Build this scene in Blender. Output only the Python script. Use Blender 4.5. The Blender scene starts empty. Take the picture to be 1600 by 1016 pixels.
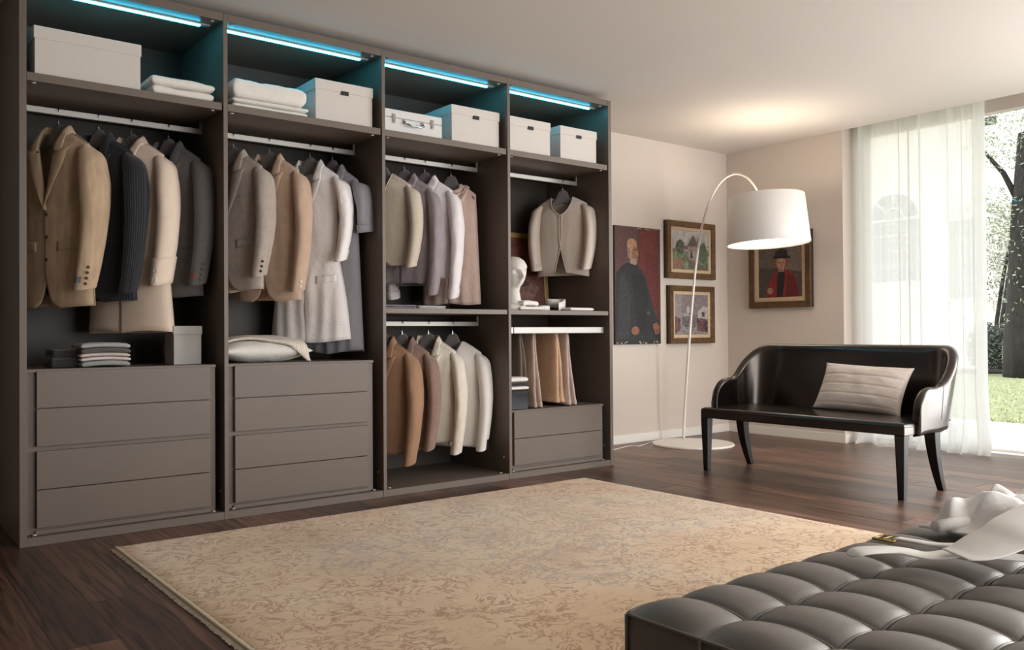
import bpy, bmesh, math, random
from mathutils import Vector, Matrix, noise
random.seed(7)
scene = bpy.context.scene
COL = scene.collection
PI = math.pi
# ------------------------------------------------------------------ camera
FPX = 1335.4227
YAW, PITCH, ROLL = 0.66456, 0.009794, -0.0067
CAM = Vector((-0.62521, -4.38912, 0.95))
_F = Vector((math.sin(YAW)*math.cos(PITCH), math.cos(YAW)*math.cos(PITCH), math.sin(PITCH)))
_R = Vector((math.cos(YAW), -math.sin(YAW), 0.0))
_U = _R.cross(_F)
_R, _U = _R*math.cos(ROLL)+_U*math.sin(ROLL), -_R*math.sin(ROLL)+_U*math.cos(ROLL)
cd = bpy.data.cameras.new('camera'); cam = bpy.data.objects.new('camera', cd); COL.objects.link(cam)
cd.sensor_width = 36.0; cd.lens = FPX/1600*36.0; cd.clip_start = .05; cd.clip_end = 300
cam.matrix_world = Matrix(((_R.x,_U.x,-_F.x,CAM.x),(_R.y,_U.y,-_F.y,CAM.y),(_R.z,_U.z,-_F.z,CAM.z),(0,0,0,1)))
scene.camera = cam
def at(px, py, ax, val):            # the point where a photo pixel's ray meets the plane ax = val
    d = _F + _R*((px-800)/FPX) + _U*((508-py)/FPX)
    i = 'xyz'.index(ax); t = (val-CAM[i])/d[i]
    return CAM + d*t
# ------------------------------------------------------------------ world, sun, daylight, exposure
w = bpy.data.worlds.new('World'); scene.world = w; w.use_nodes = True
wn = w.node_tree.nodes; wl = w.node_tree.links
bg = wn['Background']; bg.inputs['Color'].default_value = (.86,.93,1,1); bg.inputs['Strength'].default_value = 1.9
sd = bpy.data.lights.new('sun','SUN'); sd.energy = 3.2; sd.angle = .02; sd.color = (1,.97,.92)
so = bpy.data.objects.new('sun', sd); COL.objects.link(so)
so.rotation_euler = Vector((.62,-.28,-.73)).to_track_quat('-Z','Y').to_euler()
def area(name, loc, direction, sx, sy, energy, color):
    l = bpy.data.lights.new(name,'AREA'); l.shape='RECTANGLE'; l.size=sx; l.size_y=sy; l.energy=energy; l.color=color
    o = bpy.data.objects.new(name,l); COL.objects.link(o); o.location = loc
    o.rotation_euler = Vector(direction).to_track_quat('-Z','Z').to_euler(); return o
area('added_fill_front', (3.6,-6.93,1.45), (0,1,-.04), 4.0, 2.1, 120, (1,.965,.925))  # added soft light from behind the camera, at an unseen opening
area('daylight_garden_window', (6.34,-4.2,1.35), (-1,0,-.05), 3.9, 2.3, 245, (1,.985,.965))
scene.view_settings.view_transform = 'Standard'; scene.view_settings.look = 'None'
scene.view_settings.exposure = 0.34; scene.view_settings.gamma = 1.0; scene.view_settings.use_curve_mapping = False
try:
    scene.cycles.use_denoising = True
    scene.cycles.max_bounces = 9; scene.cycles.diffuse_bounces = 5; scene.cycles.transparent_max_bounces = 16
    scene.cycles.sample_clamp_indirect = 6
except Exception: pass
# ------------------------------------------------------------------ helpers
def lin(c):
    return tuple((x/255/12.92 if x/255 <= .04045 else ((x/255+.055)/1.055)**2.4) for x in c)
MATS = {}
def mat(name, col, rough=.55, metal=0, var=0, vscale=6, bump=0, bscale=60, spec=.4, coat=0, sheen=0, emit=None, estr=0,
        stripe=None, weave=0, stretch=None, rand=0, col2=None):
    if name in MATS: return MATS[name]
    m = bpy.data.materials.new(name); m.use_nodes = True; MATS[name] = m
    n = m.node_tree.nodes; l = m.node_tree.links; b = n['Principled BSDF']
    c = lin(col)
    b.inputs['Roughness'].default_value = rough; b.inputs['Metallic'].default_value = metal
    b.inputs['Specular IOR Level'].default_value = spec; b.inputs['Coat Weight'].default_value = coat
    b.inputs['Coat Roughness'].default_value = .15
    b.inputs['Sheen Weight'].default_value = sheen; b.inputs['Sheen Roughness'].default_value = .5
    b.inputs['Base Color'].default_value = (*c,1)
    tc = n.new('ShaderNodeTexCoord'); src = tc.outputs['Object']
    if stretch:
        mp = n.new('ShaderNodeMapping'); mp.inputs['Scale'].default_value = stretch; l.new(src, mp.inputs['Vector']); src = mp.outputs['Vector']
    cur = None
    if var or col2:
        nz = n.new('ShaderNodeTexNoise'); nz.inputs['Scale'].default_value = vscale; nz.inputs['Detail'].default_value = 5
        l.new(src, nz.inputs['Vector'])
        r = n.new('ShaderNodeValToRGB'); l.new(nz.outputs['Fac'], r.inputs['Fac'])
        c2 = lin(col2) if col2 else tuple(x*(1-var) for x in c)
        r.color_ramp.elements[0].position = .35; r.color_ramp.elements[1].position = .65
        r.color_ramp.elements[0].color = (*c2,1); r.color_ramp.elements[1].color = (*c,1); cur = r.outputs['Color']
    if stripe:                                  # (spacing metres, width fraction, colour) along UV x
        uvn = n.new('ShaderNodeUVMap'); sx = n.new('ShaderNodeSeparateXYZ'); l.new(uvn.outputs['UV'], sx.inputs[0])
        d = n.new('ShaderNodeMath'); d.operation='DIVIDE'; d.inputs[1].default_value = stripe[0]; l.new(sx.outputs['X'], d.inputs[0])
        fr = n.new('ShaderNodeMath'); fr.operation='FRACT'; l.new(d.outputs[0], fr.inputs[0])
        lt = n.new('ShaderNodeMath'); lt.operation='LESS_THAN'; lt.inputs[1].default_value = stripe[1]; l.new(fr.outputs[0], lt.inputs[0])
        mx = n.new('ShaderNodeMix'); mx.data_type='RGBA'; l.new(lt.outputs[0], mx.inputs['Factor'])
        if cur: l.new(cur, mx.inputs['A'])
        else: mx.inputs['A'].default_value = (*c,1)
        mx.inputs['B'].default_value = (*lin(stripe[2]),1); cur = mx.outputs['Result']
    if rand:
        oi = n.new('ShaderNodeObjectInfo'); mr = n.new('ShaderNodeMapRange'); mr.inputs['To Min'].default_value = 1-rand; mr.inputs['To Max'].default_value = 1+rand
        l.new(oi.outputs['Random'], mr.inputs['Value'])
        hs = n.new('ShaderNodeHueSaturation'); l.new(mr.outputs[0], hs.inputs['Value'])
        if cur: l.new(cur, hs.inputs['Color'])
        else: hs.inputs['Color'].default_value = (*c,1)
        cur = hs.outputs['Color']
    if cur: l.new(cur, b.inputs['Base Color'])
    if bump or weave:
        h = None
        nb = n.new('ShaderNodeTexNoise'); nb.inputs['Scale'].default_value = bscale; nb.inputs['Detail'].default_value = 4
        l.new(src, nb.inputs['Vector'])
        bp = n.new('ShaderNodeBump'); bp.inputs['Strength'].default_value = bump or weave; bp.inputs['Distance'].default_value = .01
        l.new(nb.outputs['Fac'], bp.inputs['Height']); l.new(bp.outputs['Normal'], b.inputs['Normal'])
    if emit:
        b.inputs['Emission Color'].default_value = (*lin(emit),1); b.inputs['Emission Strength'].default_value = estr
    return m
class MB:
    def __init__(s): s.v=[]; s.f=[]; s.m=[]; s.uv=[]
    def add(s, vs, fs, mi=0, uvs=None):
        o=len(s.v); s.v += [tuple(p) for p in vs]; s.f += [tuple(i+o for i in f) for f in fs]; s.m += [mi]*len(fs)
        s.uv += uvs if uvs else [(p[0],p[2]) for p in vs]
        return s
    def box(s,x0,x1,y0,y1,z0,z1,mi=0):
        return s.add([(x0,y0,z0),(x1,y0,z0),(x1,y1,z0),(x0,y1,z0),(x0,y0,z1),(x1,y0,z1),(x1,y1,z1),(x0,y1,z1)],
              [(0,3,2,1),(4,5,6,7),(0,1,5,4),(1,2,6,5),(2,3,7,6),(3,0,4,7)],mi)
    def grid(s,fn,nu,nv,cu=False,mi=0,flip=False,uvf=None):
        vs=[];uv=[]
        for j in range(nv+1):
            for i in range(nu if cu else nu+1):
                a,b=i/nu,j/nv; vs.append(tuple(fn(a,b))); uv.append(uvf(a,b) if uvf else (a,b))
        N = nu if cu else nu+1; fs=[]
        for j in range(nv):
            for i in range(nu):
                k=(i+1)%N if cu else i+1
                q=(j*N+i,j*N+k,(j+1)*N+k,(j+1)*N+i); fs.append(q[::-1] if flip else q)
        return s.add(vs,fs,mi,uv)
    def tube(s,pts,r,seg=8,mi=0,caps=True,rv=None):
        pts=[Vector(p) for p in pts]; n=len(pts); rr=r if callable(r) else (lambda t:r)
        t0=(pts[1]-pts[0]).normalized(); up=Vector((0,0,1)) if abs(t0.z)<.9 else Vector((1,0,0))
        nrm=(up-t0*up.dot(t0)).normalized(); vs=[];uv=[];L=0
        for i,p in enumerate(pts):
            t=(pts[min(i+1,n-1)]-pts[max(i-1,0)]).normalized()
            nrm=(nrm-t*nrm.dot(t)).normalized(); bn=t.cross(nrm); rad=rr(i/(n-1))
            if i: L+=(p-pts[i-1]).length
            for k in range(seg):
                a=2*PI*k/seg; vs.append(p+nrm*(math.cos(a)*rad)+bn*(math.sin(a)*rad)); uv.append((k/seg*2*PI*rad,L))
        fs=[(i*seg+k,i*seg+(k+1)%seg,(i+1)*seg+(k+1)%seg,(i+1)*seg+k) for i in range(n-1) for k in range(seg)]
        if caps: fs+= [tuple(range(seg))[::-1], tuple((n-1)*seg+k for k in range(seg))]
        return s.add(vs,fs,mi,uv)
    def lathe(s,prof,seg=32,c=(0,0,0),mi=0):
        vs=[(c[0]+r*math.cos(2*PI*k/seg),c[1]+r*math.sin(2*PI*k/seg),c[2]+z) for r,z in prof for k in range(seg)]
        fs=[(i*seg+k,i*seg+(k+1)%seg,(i+1)*seg+(k+1)%seg,(i+1)*seg+k) for i in range(len(prof)-1) for k in range(seg)]
        return s.add(vs,fs,mi)
    def poly(s,pts,mi=0): return s.add(pts,[tuple(range(len(pts)))],mi)
    def prism(s,pts2,fn,d0,d1,mi=0):      # extrude a 2-D outline; fn(a,b,d)->xyz
        n=len(pts2); vs=[fn(a,b,d0) for a,b in pts2]+[fn(a,b,d1) for a,b in pts2]
        return s.add(vs,[tuple(range(n))[::-1],tuple(range(n,2*n))]+[(i,(i+1)%n,n+(i+1)%n,n+i) for i in range(n)],mi)
    def mesh(s,name,mats):
        me=bpy.data.meshes.new(name); me.from_pydata(s.v,[],s.f)
        for m in (mats if isinstance(mats,(list,tuple)) else [mats]): me.materials.append(m)
        me.polygons.foreach_set('material_index',s.m)
        ul=me.uv_layers.new(name='UVMap'); 
        li=[0]*len(me.loops); me.loops.foreach_get('vertex_index',li)
        fl=[0.0]*(2*len(li))
        for i,vi in enumerate(li): fl[2*i],fl[2*i+1]=s.uv[vi]
        ul.data.foreach_set('uv',fl)
        me.update(); return me
    def obj(s,name,mats,parent=None,smooth=False,bevel=0,seg=2,loc=None,solid=0,fix=False,weld=False):
        me=s.mesh(name,mats)
        if fix or weld:
            bm=bmesh.new(); bm.from_mesh(me); bmesh.ops.remove_doubles(bm,verts=bm.verts,dist=1e-5); (None if weld else bmesh.ops.recalc_face_normals(bm,faces=bm.faces)); bm.to_mesh(me); bm.free()
        o=bpy.data.objects.new(name,me); COL.objects.link(o)
        if parent: o.parent=parent
        if loc: o.location=loc
        if smooth: me.polygons.foreach_set('use_smooth',[True]*len(me.polygons))
        if solid:
            d=o.modifiers.new('thickness','SOLIDIFY'); d.thickness=solid; d.offset=0
        if bevel:
            d=o.modifiers.new('edge','BEVEL'); d.width=bevel; d.segments=seg; d.limit_method='ANGLE'; d.angle_limit=.7
        return o
def B(name,m,parent,x0,x1,y0,y1,z0,z1,bevel=.001,seg=1): return MB().box(x0,x1,y0,y1,z0,z1).obj(name,m,parent,bevel=bevel,seg=seg)
def tag(o,label,cat,group=None):
    o['label']=label; o['category']=cat
    if group: o['group']=group
    return o
def thing(name,label,cat,loc=(0,0,0),rz=0,group=None):
    o=bpy.data.objects.new(name,None); COL.objects.link(o); o.location=loc; o.rotation_euler=(0,0,rz); o.empty_display_size=.1
    return tag(o,label,cat,group)
def struct(o): o['kind']='structure'; return o
def smooth01(x): x=max(0,min(1,x)); return x*x*(3-2*x)
def ns(x,y,z): return noise.noise(Vector((x,y,z)))
# ------------------------------------------------------------------ dimensions
HW, HC = 2.620, 2.659
XB = [0,.926,1.857,2.786,3.732]
XC, YC = 6.066, .792
YD = .684          # inner back of the wardrobe
ZS, ZM = 2.154, 1.104
RY, RZ = .34, 2.066
# ------------------------------------------------------------------ room shell
m_wall = mat('wall_paint',(209,198,188),.9,var=.04,vscale=1.2,bump=.05,bscale=180,spec=.2)
m_ceil = mat('ceiling_paint',(224,217,211),.9,var=.02,vscale=.8,spec=.2)
m_white = mat('white_trim',(232,227,220),.5)
m_sub = mat('dark_subfloor',(36,27,22),.6)
struct(MB().box(-4.2,6.30,-7.2,.95,-.06,-.016).obj('floor',m_sub)); floor=bpy.data.objects['floor']
def wood_mat():
    m=bpy.data.materials.new('dark_oak_plank'); m.use_nodes=True; n=m.node_tree.nodes; l=m.node_tree.links; b=n['Principled BSDF']
    tc=n.new('ShaderNodeTexCoord'); oi=n.new('ShaderNodeObjectInfo')
    vm=n.new('ShaderNodeVectorMath'); vm.operation='SCALE'; l.new(oi.outputs['Location'],vm.inputs[0]); vm.inputs['Scale'].default_value=3.7
    ad=n.new('ShaderNodeVectorMath'); ad.operation='ADD'; l.new(tc.outputs['Object'],ad.inputs[0]); l.new(vm.outputs[0],ad.inputs[1])
    mp=n.new('ShaderNodeMapping'); mp.inputs['Scale'].default_value=(30,1.3,3); l.new(ad.outputs[0],mp.inputs['Vector'])
    nz=n.new('ShaderNodeTexNoise'); nz.inputs['Scale'].default_value=1.6; nz.inputs['Detail'].default_value=7; nz.inputs['Distortion'].default_value=1.0; l.new(mp.outputs[0],nz.inputs['Vector'])
    r=n.new('ShaderNodeValToRGB'); r.color_ramp.elements[0].position=.34; r.color_ramp.elements[1].position=.66
    r.color_ramp.elements[0].color=(*lin((52,35,29)),1); r.color_ramp.elements[1].color=(*lin((126,90,73)),1); l.new(nz.outputs['Fac'],r.inputs['Fac'])
    hs=n.new('ShaderNodeHueSaturation'); mr=n.new('ShaderNodeMapRange'); mr.inputs['To Min'].default_value=.5; mr.inputs['To Max'].default_value=1.5
    l.new(oi.outputs['Random'],mr.inputs['Value']); l.new(mr.outputs[0],hs.inputs['Value']); l.new(r.outputs['Color'],hs.inputs['Color'])
    l.new(hs.outputs['Color'],b.inputs['Base Color']); b.inputs['Roughness'].default_value=.36; b.inputs['Specular IOR Level'].default_value=.5
    bp=n.new('ShaderNodeBump'); bp.inputs['Strength'].default_value=.12; bp.inputs['Distance'].default_value=.004; l.new(nz.outputs['Fac'],bp.inputs['Height']); l.new(bp.outputs['Normal'],b.inputs['Normal'])
    return m
m_wood=wood_mat()
pl_mesh={}
for L in (1.2,1.6,2.0):
    o=MB().box(-.0895,.0895,0,L-.002,-.016,0).mesh('plank',m_wood); pl_mesh[L]=o
RUG=(.33,3.17,-4.15,-.30)
k=-10
while True:
    xc=.245+.09+.18*k; k+=1
    if xc>6.2: break
    if xc<-1.5: continue
    y=-4.6+random.uniform(0,1.4)-1.2
    while y<.79:
        L=random.choice((1.2,1.6,2.0)); y0,y1=y,min(y+L,.79); y+=L
        inrug = RUG[0]+.05<xc-.09 and xc+.09<RUG[1]-.03 and y1<RUG[3] 
        under = 0.02<xc-.09 and xc+.09<XB[4]-.02 and y0>.05
        # rough view test: the left and right borders of the frame
        vis=False
        for yy in (y0,(y0+y1)/2,y1):
            d=Vector((xc,yy,0))-CAM; z=d.dot(_F)
            if z>.4 and -1100<FPX*d.dot(_R)/z<1000 and FPX*-d.dot(_U)/z<640: vis=True
        if inrug or under or not vis: continue
        if y1-y0<L-.01:
            me=MB().box(-.0895,.0895,0,y1-y0-.002,-.016,0).mesh('plank',m_wood)
        else: me=pl_mesh[L]
        o=bpy.data.objects.new('plank',me); COL.objects.link(o); o.parent=floor; o.location=(xc,y0,random.uniform(-.0006,0))
# ceiling with the slot for the curtain, walls
struct(MB().box(-4.2,XC,-7.2,YC+.16,HC,HC+.25).obj('ceiling',m_ceil))
struct(MB().box(XC,6.9,-7.2,YC+.16,2.86,2.91).obj('trim_1',m_ceil))
struct(MB().box(-4.2,6.5,YC,YC+.16,-.06,HC).obj('wall_back',m_wall))
struct(MB().box(XC,6.40,-.416,YC,-.06,2.86).obj('wall_right',m_wall))
struct(MB().box(6.36,6.46,-7.0,-.416,2.635,2.86).obj('trim_2',m_wall))
struct(MB().box(-4.2,-4.04,-7.2,YC,-.06,HC).obj('wall_left',mat('bounce_cut_taupe',(112,102,93),.9)))  # unseen wall, coloured dark to cut bounce light on the wardrobe's outer side
wf=MB(); wf.box(-4.2,1.1,-7.2,-7.04,-.06,HC); wf.box(6.1,6.46,-7.2,-7.04,-.06,HC); wf.box(1.1,6.1,-7.2,-7.04,2.58,HC); wf.box(1.1,6.1,-7.2,-7.04,-.06,.3)
struct(wf.obj('wall_front',m_wall))
struct(MB().box(XB[4]+.01,XC,YC-.012,YC,0,.075).obj('baseboard_back',m_white,bevel=.002))
bb=MB(); bb.box(XC-.012,XC,-.416-.012,YC-.012,0,.075); bb.box(XC,6.36,-.428,-.416,0,.075)
struct(bb.obj('baseboard_right',m_white,bevel=.002))
# garden window: sliding glass leaves, sill track
def glass_mat(name,tint=(.985,.985,.98),refl=.012):
    m=bpy.data.materials.new(name); m.use_nodes=True; n=m.node_tree.nodes; l=m.node_tree.links
    for x in list(n):
        if x.type!='OUTPUT_MATERIAL': n.remove(x)
    t=n.new('ShaderNodeBsdfTransparent'); t.inputs[0].default_value=(*tint,1)
    g=n.new('ShaderNodeBsdfGlossy'); g.inputs['Roughness'].default_value=.02
    mx=n.new('ShaderNodeMixShader'); mx.inputs[0].default_value=refl; l.new(t.outputs[0],mx.inputs[1]); l.new(g.outputs[0],mx.inputs[2])
    l.new(mx.outputs[0],n['Material Output'].inputs[0]); return m
m_glass=glass_mat('clear_window_glass')
win=struct(MB().box(6.30,6.52,-6.9,-.416,-.06,.012).obj('window_1',m_white))
B('sill_track',m_white,win,6.41,6.47,-6.9,-.42,.012,.03)
for y0,y1 in ((-2.3,-.42),(-4.6,-2.3),(-6.9,-4.6)): B('glass_pane',m_glass,win,6.435,6.443,y0+.002,y1-.002,.02,2.64,0)
B('stile',m_white,win,6.42,6.46,-.46,-.417,.012,2.64)
B('stile',m_white,win,6.42,6.46,-2.33,-2.27,.012,2.64)
w2=struct(B('added_window_2',m_white,None,1.1,6.1,-7.19,-7.05,.30,.34))  # unseen window, added to let light in from the camera side
for x in (1.12,2.76,4.42,6.06): B('stile',m_white,w2,x-.02,x+.02,-7.16,-7.08,.34,2.58)
B('rail',m_white,w2,1.1,6.1,-7.16,-7.08,2.54,2.58)
# ------------------------------------------------------------------ wardrobe
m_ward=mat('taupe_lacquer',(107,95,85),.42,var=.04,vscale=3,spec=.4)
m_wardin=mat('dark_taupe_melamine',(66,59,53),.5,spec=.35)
m_alu=mat('satin_aluminium',(176,172,167),.4,metal=.3)
m_cap=mat('grey_plastic_cap',(200,200,198),.4)
m_led=mat('cyan_led',(200,240,250),.4,emit=(45,192,230),estr=26)
m_gap=mat('dark_gap',(20,18,17),.8)
T=.022
ULAB=['wardrobe unit with beige blazer rail and four drawers, standing at the open end',
 'wardrobe unit with the dresses and the pillow, between blazer unit and two-rail unit',
 'wardrobe unit with two hanging rails one above the other and no drawers',
 'wardrobe unit with the plaster head and trouser rail, next to the portrait wall']
units=[]
for i in range(4):
    x0,x1=XB[i],XB[i+1]; tl=.03 if i==0 else T
    u=thing('wardrobe_unit',ULAB[i],'wardrobe',(x0,0,0),group='taupe open wardrobe units'); units.append(u)
    W=x1-x0; xr=W-(.03 if i==3 else 0)
    B('side_panel',m_ward,u,0,tl,0,.70,0,HW)
    if i==3: B('side_panel',m_ward,u,W-.03,W,0,.70,0,HW)
    e=.0012
    B('top_panel',m_ward,u,tl,xr-e,.0005,.70,HW-.041,HW)
    B('bottom_panel',m_ward,u,tl,xr-e,.0005,.70,.0,.040)
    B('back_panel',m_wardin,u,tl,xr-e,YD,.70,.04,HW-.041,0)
    # back panel in a darker colour; sides, boards and shelves share one lacquer
    B('shelf',m_ward,u,tl+.002,xr-.006,.006,YD,ZS-.038,ZS)
    if i==2: B('shelf',m_ward,u,tl+.002,xr-.006,.006,YD,ZM-.030,ZM)
    if i==3: B('shelf',m_ward,u,tl+.002,xr-.006,.006,YD,ZM-.030,ZM)
    # led strip in a thin profile under the top
    pr=B('led_profile',m_alu,u,tl+.01,xr-.035,.094,.122,HW-.049,HW-.0412)
    B('led_strip',m_led,pr,tl+.012,xr-.085,.099,.117,HW-.0555,HW-.049,0)
    # hanging rails
    def rail(z):
        r=B('hanging_rail',m_alu,u,tl+.001,xr-.001,RY-.008,RY+.008,z-.015,z+.015,.002)
        for xx in (tl+.001,xr-.013): B('rail_bracket',m_alu,r,xx,xx+.012,RY-.0085,RY+.0085,z+.015,z+.052,.001)
    rail(RZ)
    if i==2: rail(1.016)
    for zz in (.0445,HW-.0425,ZS-.0405):
        for xx in (tl+.035,xr-.045):
            c=MB().lathe([(0,.0),(.009,0),(.009,.004),(0,.004)],10,(xx,.035,zz-.002 if zz<1 else zz-.002)).obj('cam_cap',m_cap,u)
    MB().lathe([(0,.0),(.006,0),(.006,.003),(0,.003)],8).obj('cam_cap',m_cap,u).matrix_local=Matrix.Translation((xr-.003,.06,.14))@Matrix.Rotation(PI/2,4,'Y')
# pull-out trouser rack in the last unit
u=units[3]; x0=XB[3]
tr=B('trouser_rack',m_alu,u,T+.060,.906,.050,.062,.948,.992,.003)
B('runner',m_wardin,tr,T+.002,T+.03,.055,.60,.955,.985); B('runner',m_wardin,tr,.886,.912,.062,.60,.955,.985)
B('end_cap',m_alu,tr,T+.030,T+.058,.052,.061,.948,.992,.002)
for xx in (.18,.29,.38,.45): B('crossbar',m_alu,tr,xx,xx+.012,.062,.56,.960,.972,.003)
# ------------------------------------------------------------------ drawer chests
def chest(i,x0,x1,ztop,rows,label,fx0,fx1):
    c=thing('drawer_chest',label,'drawers',(0,.0,0),group='drawer chests in the wardrobe')
    b0=MB(); yb=.046
    bod=MB().box(x0,x1,yb,.64,.0415,ztop-.016).obj('body',m_ward,c,bevel=.001,seg=1)
    B('top_board',m_ward,c,x0,x1,.034,.64,ztop-.016,ztop,.0012)
    B('base_strip',m_ward,c,fx0-.004,fx1+.004,.036,yb,.0415,.062)
    z=ztop-.012 if rows else 0
    for (za,zb) in rows:
        B('drawer',m_ward,c,fx0,fx1,.024,yb,za,zb,.0012)
    return c
R4=[(.622,.790),(.446,.618),(.250,.424),(.074,.246)]
chest(0,.034,.894,.800,R4,'four-drawer chest with the folded sweaters on top, under the blazers',.073,.862)
chest(1,.952,1.812,.800,R4,'four-drawer chest under the white dress, pillow lying on it',.990,1.772)
chest(3,2.812,3.668,.442,[(.258,.432),(.080,.254)],'low two-drawer chest under the hanging trousers',2.846,3.640)
# ------------------------------------------------------------------ boxes, suitcase
m_box=mat('white_boxboard',(208,200,193),.6,var=.03,vscale=4,bump=.03,bscale=200,spec=.25)
m_tab=mat('black_label_holder',(28,27,28),.4)
def lidbox(name,label,x0,x1,h,depth,tab=True,y0=.045,m=m_box,z=ZS,lidh=.058,group='white lidded storage boxes'):
    o=thing(name,label,'box',((x0+x1)/2,y0,z),group=group); hw=(x1-x0)/2
    B('body',m,o,-hw+.004,hw-.004,.004,depth-.004,.0005,h-.006,.0015)
    l=B('lid',m,o,-hw,hw,0,depth,h-lidh,h,.002)
    if tab:
        p=MB(); p.box(-.024,.024,-.003,.0005,h-lidh-.014,h-lidh+.010); p.obj('label_holder',m_tab,o,bevel=.003,seg=2)
    return o
lidbox('storage_box','long white storage box without a tab, beside the folded white throw',.066,.536,.232,.36,False)
lidbox('storage_box','white storage box with black tab, beside the rolled white blankets',1.459,1.825,.238,.40)
lidbox('storage_box','white storage box with black tab, beside the white suitcase',2.378,2.758,.238,.40)
lidbox('storage_box','white storage box with black tab, right above the plaster head',2.842,3.198,.236,.40)
lidbox('storage_box','white storage box with black tab, nearest the portrait wall',3.284,3.634,.236,.40)
m_case=mat('white_leatherette',(210,207,204),.45,bump=.08,bscale=250)
m_chr=mat('chrome',(200,200,202),.18,metal=1)
cs=thing('suitcase','small white suitcase with chrome clasps and handle','suitcase',(2.098,.045,ZS))
B('lower_shell',m_case,cs,-.21,.21,0,.30,.0005,.090,.006,2); B('lid',m_case,cs,-.21,.21,0,.30,.0915,.140,.006,2)
for sx in (-1,1):
    c=MB().box(sx*.135-.011,sx*.135+.011,-.006,.0,.055,.112).obj('clasp',m_chr,cs,bevel=.003)
    MB().box(sx*.135-.006,sx*.135+.006,-.010,-.006,.06,.08).obj('latch',m_chr,c,bevel=.002)
    B('handle_mount',m_chr,cs,sx*.065-.009,sx*.065+.009,-.008,0,.060,.085,.002)
MB().tube([(-.065,-.010,.070),(-.06,-.030,.055),(-.03,-.042,.045),(.03,-.042,.045),(.06,-.030,.055),(.065,-.010,.070)],.0055,8).obj('handle',m_chr,cs,smooth=True)
# grey box on the first chest with something round behind it
m_gbox=mat('pale_grey_board',(178,174,168),.6,var=.12,vscale=9)
g0=at(271,570,'z',.80); 
lidbox('grey_box','grey lidded box on the drawer chest beside the folded sweaters',.712,.860,.200,.16,False,.14,m_gbox,.80,.045,None)
pt=MB().lathe([(0,.0),(.045,.0),(.075,.04),(.085,.085),(.07,.13),(.045,.15),(.04,.165),(.037,.165),(.04,.14),(0,.12)],24).obj('vase',mat('grey_ceramic',(120,112,104),.4),loc=(.80,.33,.8005),smooth=True)
tag(pt,'round grey vase half hidden behind the grey lidded box','vase')
# ------------------------------------------------------------------ folded things
def folded(name,label,cat,m,loc,w,d,h,layers=1,rz=0,sag=.0,group=None,rib=0,round_=.5,dome=0,mats=None):
    """a folded cloth: each layer a soft flattened loop, fold at the front"""
    o=thing(name,label,cat,loc,rz,group); lh=h/layers
    for k in range(layers):
        z0=k*lh; b=MB(); jw=random.uniform(-.008,.008); jd=random.uniform(-.008,.006)
        sd=random.random()*50
        def fn(a,t,z0=z0,sd=sd,jw=jw,jd=jd):
            th=2*PI*a; c,s_=math.cos(th),math.sin(th)
            yy=(d/2+jd)*(abs(c)**.35)*(1 if c>0 else -1); zz=lh/2*(abs(s_)**.55)*(1 if s_>0 else -1)
            e=min(1,min(t,1-t)/.06); zz*=(.72+.28*math.sqrt(max(0,1-(1-e)**2)))
            xx=(t-.5)*(w+jw)*(1-.03*abs(s_)); 
            n1=ns(xx*9+sd,yy*9,z0*30)*.10*lh+ns(xx*24+sd,yy*24,sd)*.04*lh
            dz=dome*(1-(2*t-1)**2)*((z0+lh/2)/h)
            return (xx,yy,z0+lh/2+zz*.985+(n1 if zz>0 else 0)+dz)
        b.grid(fn,22,26,True)
        n=22
        b.f.append(tuple(range(n))[::-1]); b.m.append(0); b.f.append(tuple(26*n+q for q in range(n))); b.m.append(0)
        b.obj('fold' if layers>1 else 'cloth',mats[k] if mats else m,o,smooth=True)
    return o
m_wool=mat('white_wool',(232,226,218),.9,var=.05,vscale=30,bump=.35,bscale=160,sheen=.3)
m_lin=mat('white_linen',(226,221,214),.85,var=.04,vscale=14,bump=.25,bscale=120,sheen=.2)
folded('folded_throw','white throw folded in two beside the long storage box','blanket',m_wool,(.735,.17,ZS+.001),.31,.28,.098,2)
folded('folded_blanket','thick quilted white blanket folded on top of a thinner one','blanket',m_wool,(1.20,.19,ZS+.057),.42,.30,.110,1,group=None)
folded('folded_blanket','thin white blanket lying under a thicker quilted blanket','blanket',m_lin,(1.20,.19,ZS+.001),.43,.31,.055,2)
# sweaters on the first chest: each a thing
cols=[('pale grey sweater, lowest of the folded stack by the grey box',(150,150,148)),('white knit, second from the bottom of the folded sweater stack',(214,204,198)),('cream pink knit in the middle of the folded sweater stack',(208,190,180)),('charcoal grey sweater, second from the top of the folded stack',(88,82,80)),('light grey sweater, topmost of the folded stack',(168,166,162))]
z=.8005
for k,(lb,c) in enumerate(cols):
    hh=(.026,.018,.018,.022,.024)[k]
    o=folded('folded_sweater',lb,'sweater',mat('knit_%d'%k,c,.9,var=.08,vscale=60,bump=.4,bscale=220,sheen=.3),(.375+(k%2)*.004,.17,z),.225,.22,hh,1,dome=.014,group='folded sweaters on the drawer chest',rz=random.uniform(-.03,.03)); z+=hh+.001
m_dk=mat('black_brown_knit',(46,40,38),.9,bump=.4,bscale=200,sheen=.2)
folded('folded_scarf','dark brown knit folded beside the grey sweaters, lower one','sweater',m_dk,(.205,.23,.8005),.105,.22,.046,1)
folded('folded_scarf','dark brown knit folded on top of another dark knit','sweater',m_dk,(.21,.23,.8480),.11,.21,.040,1)
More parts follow.
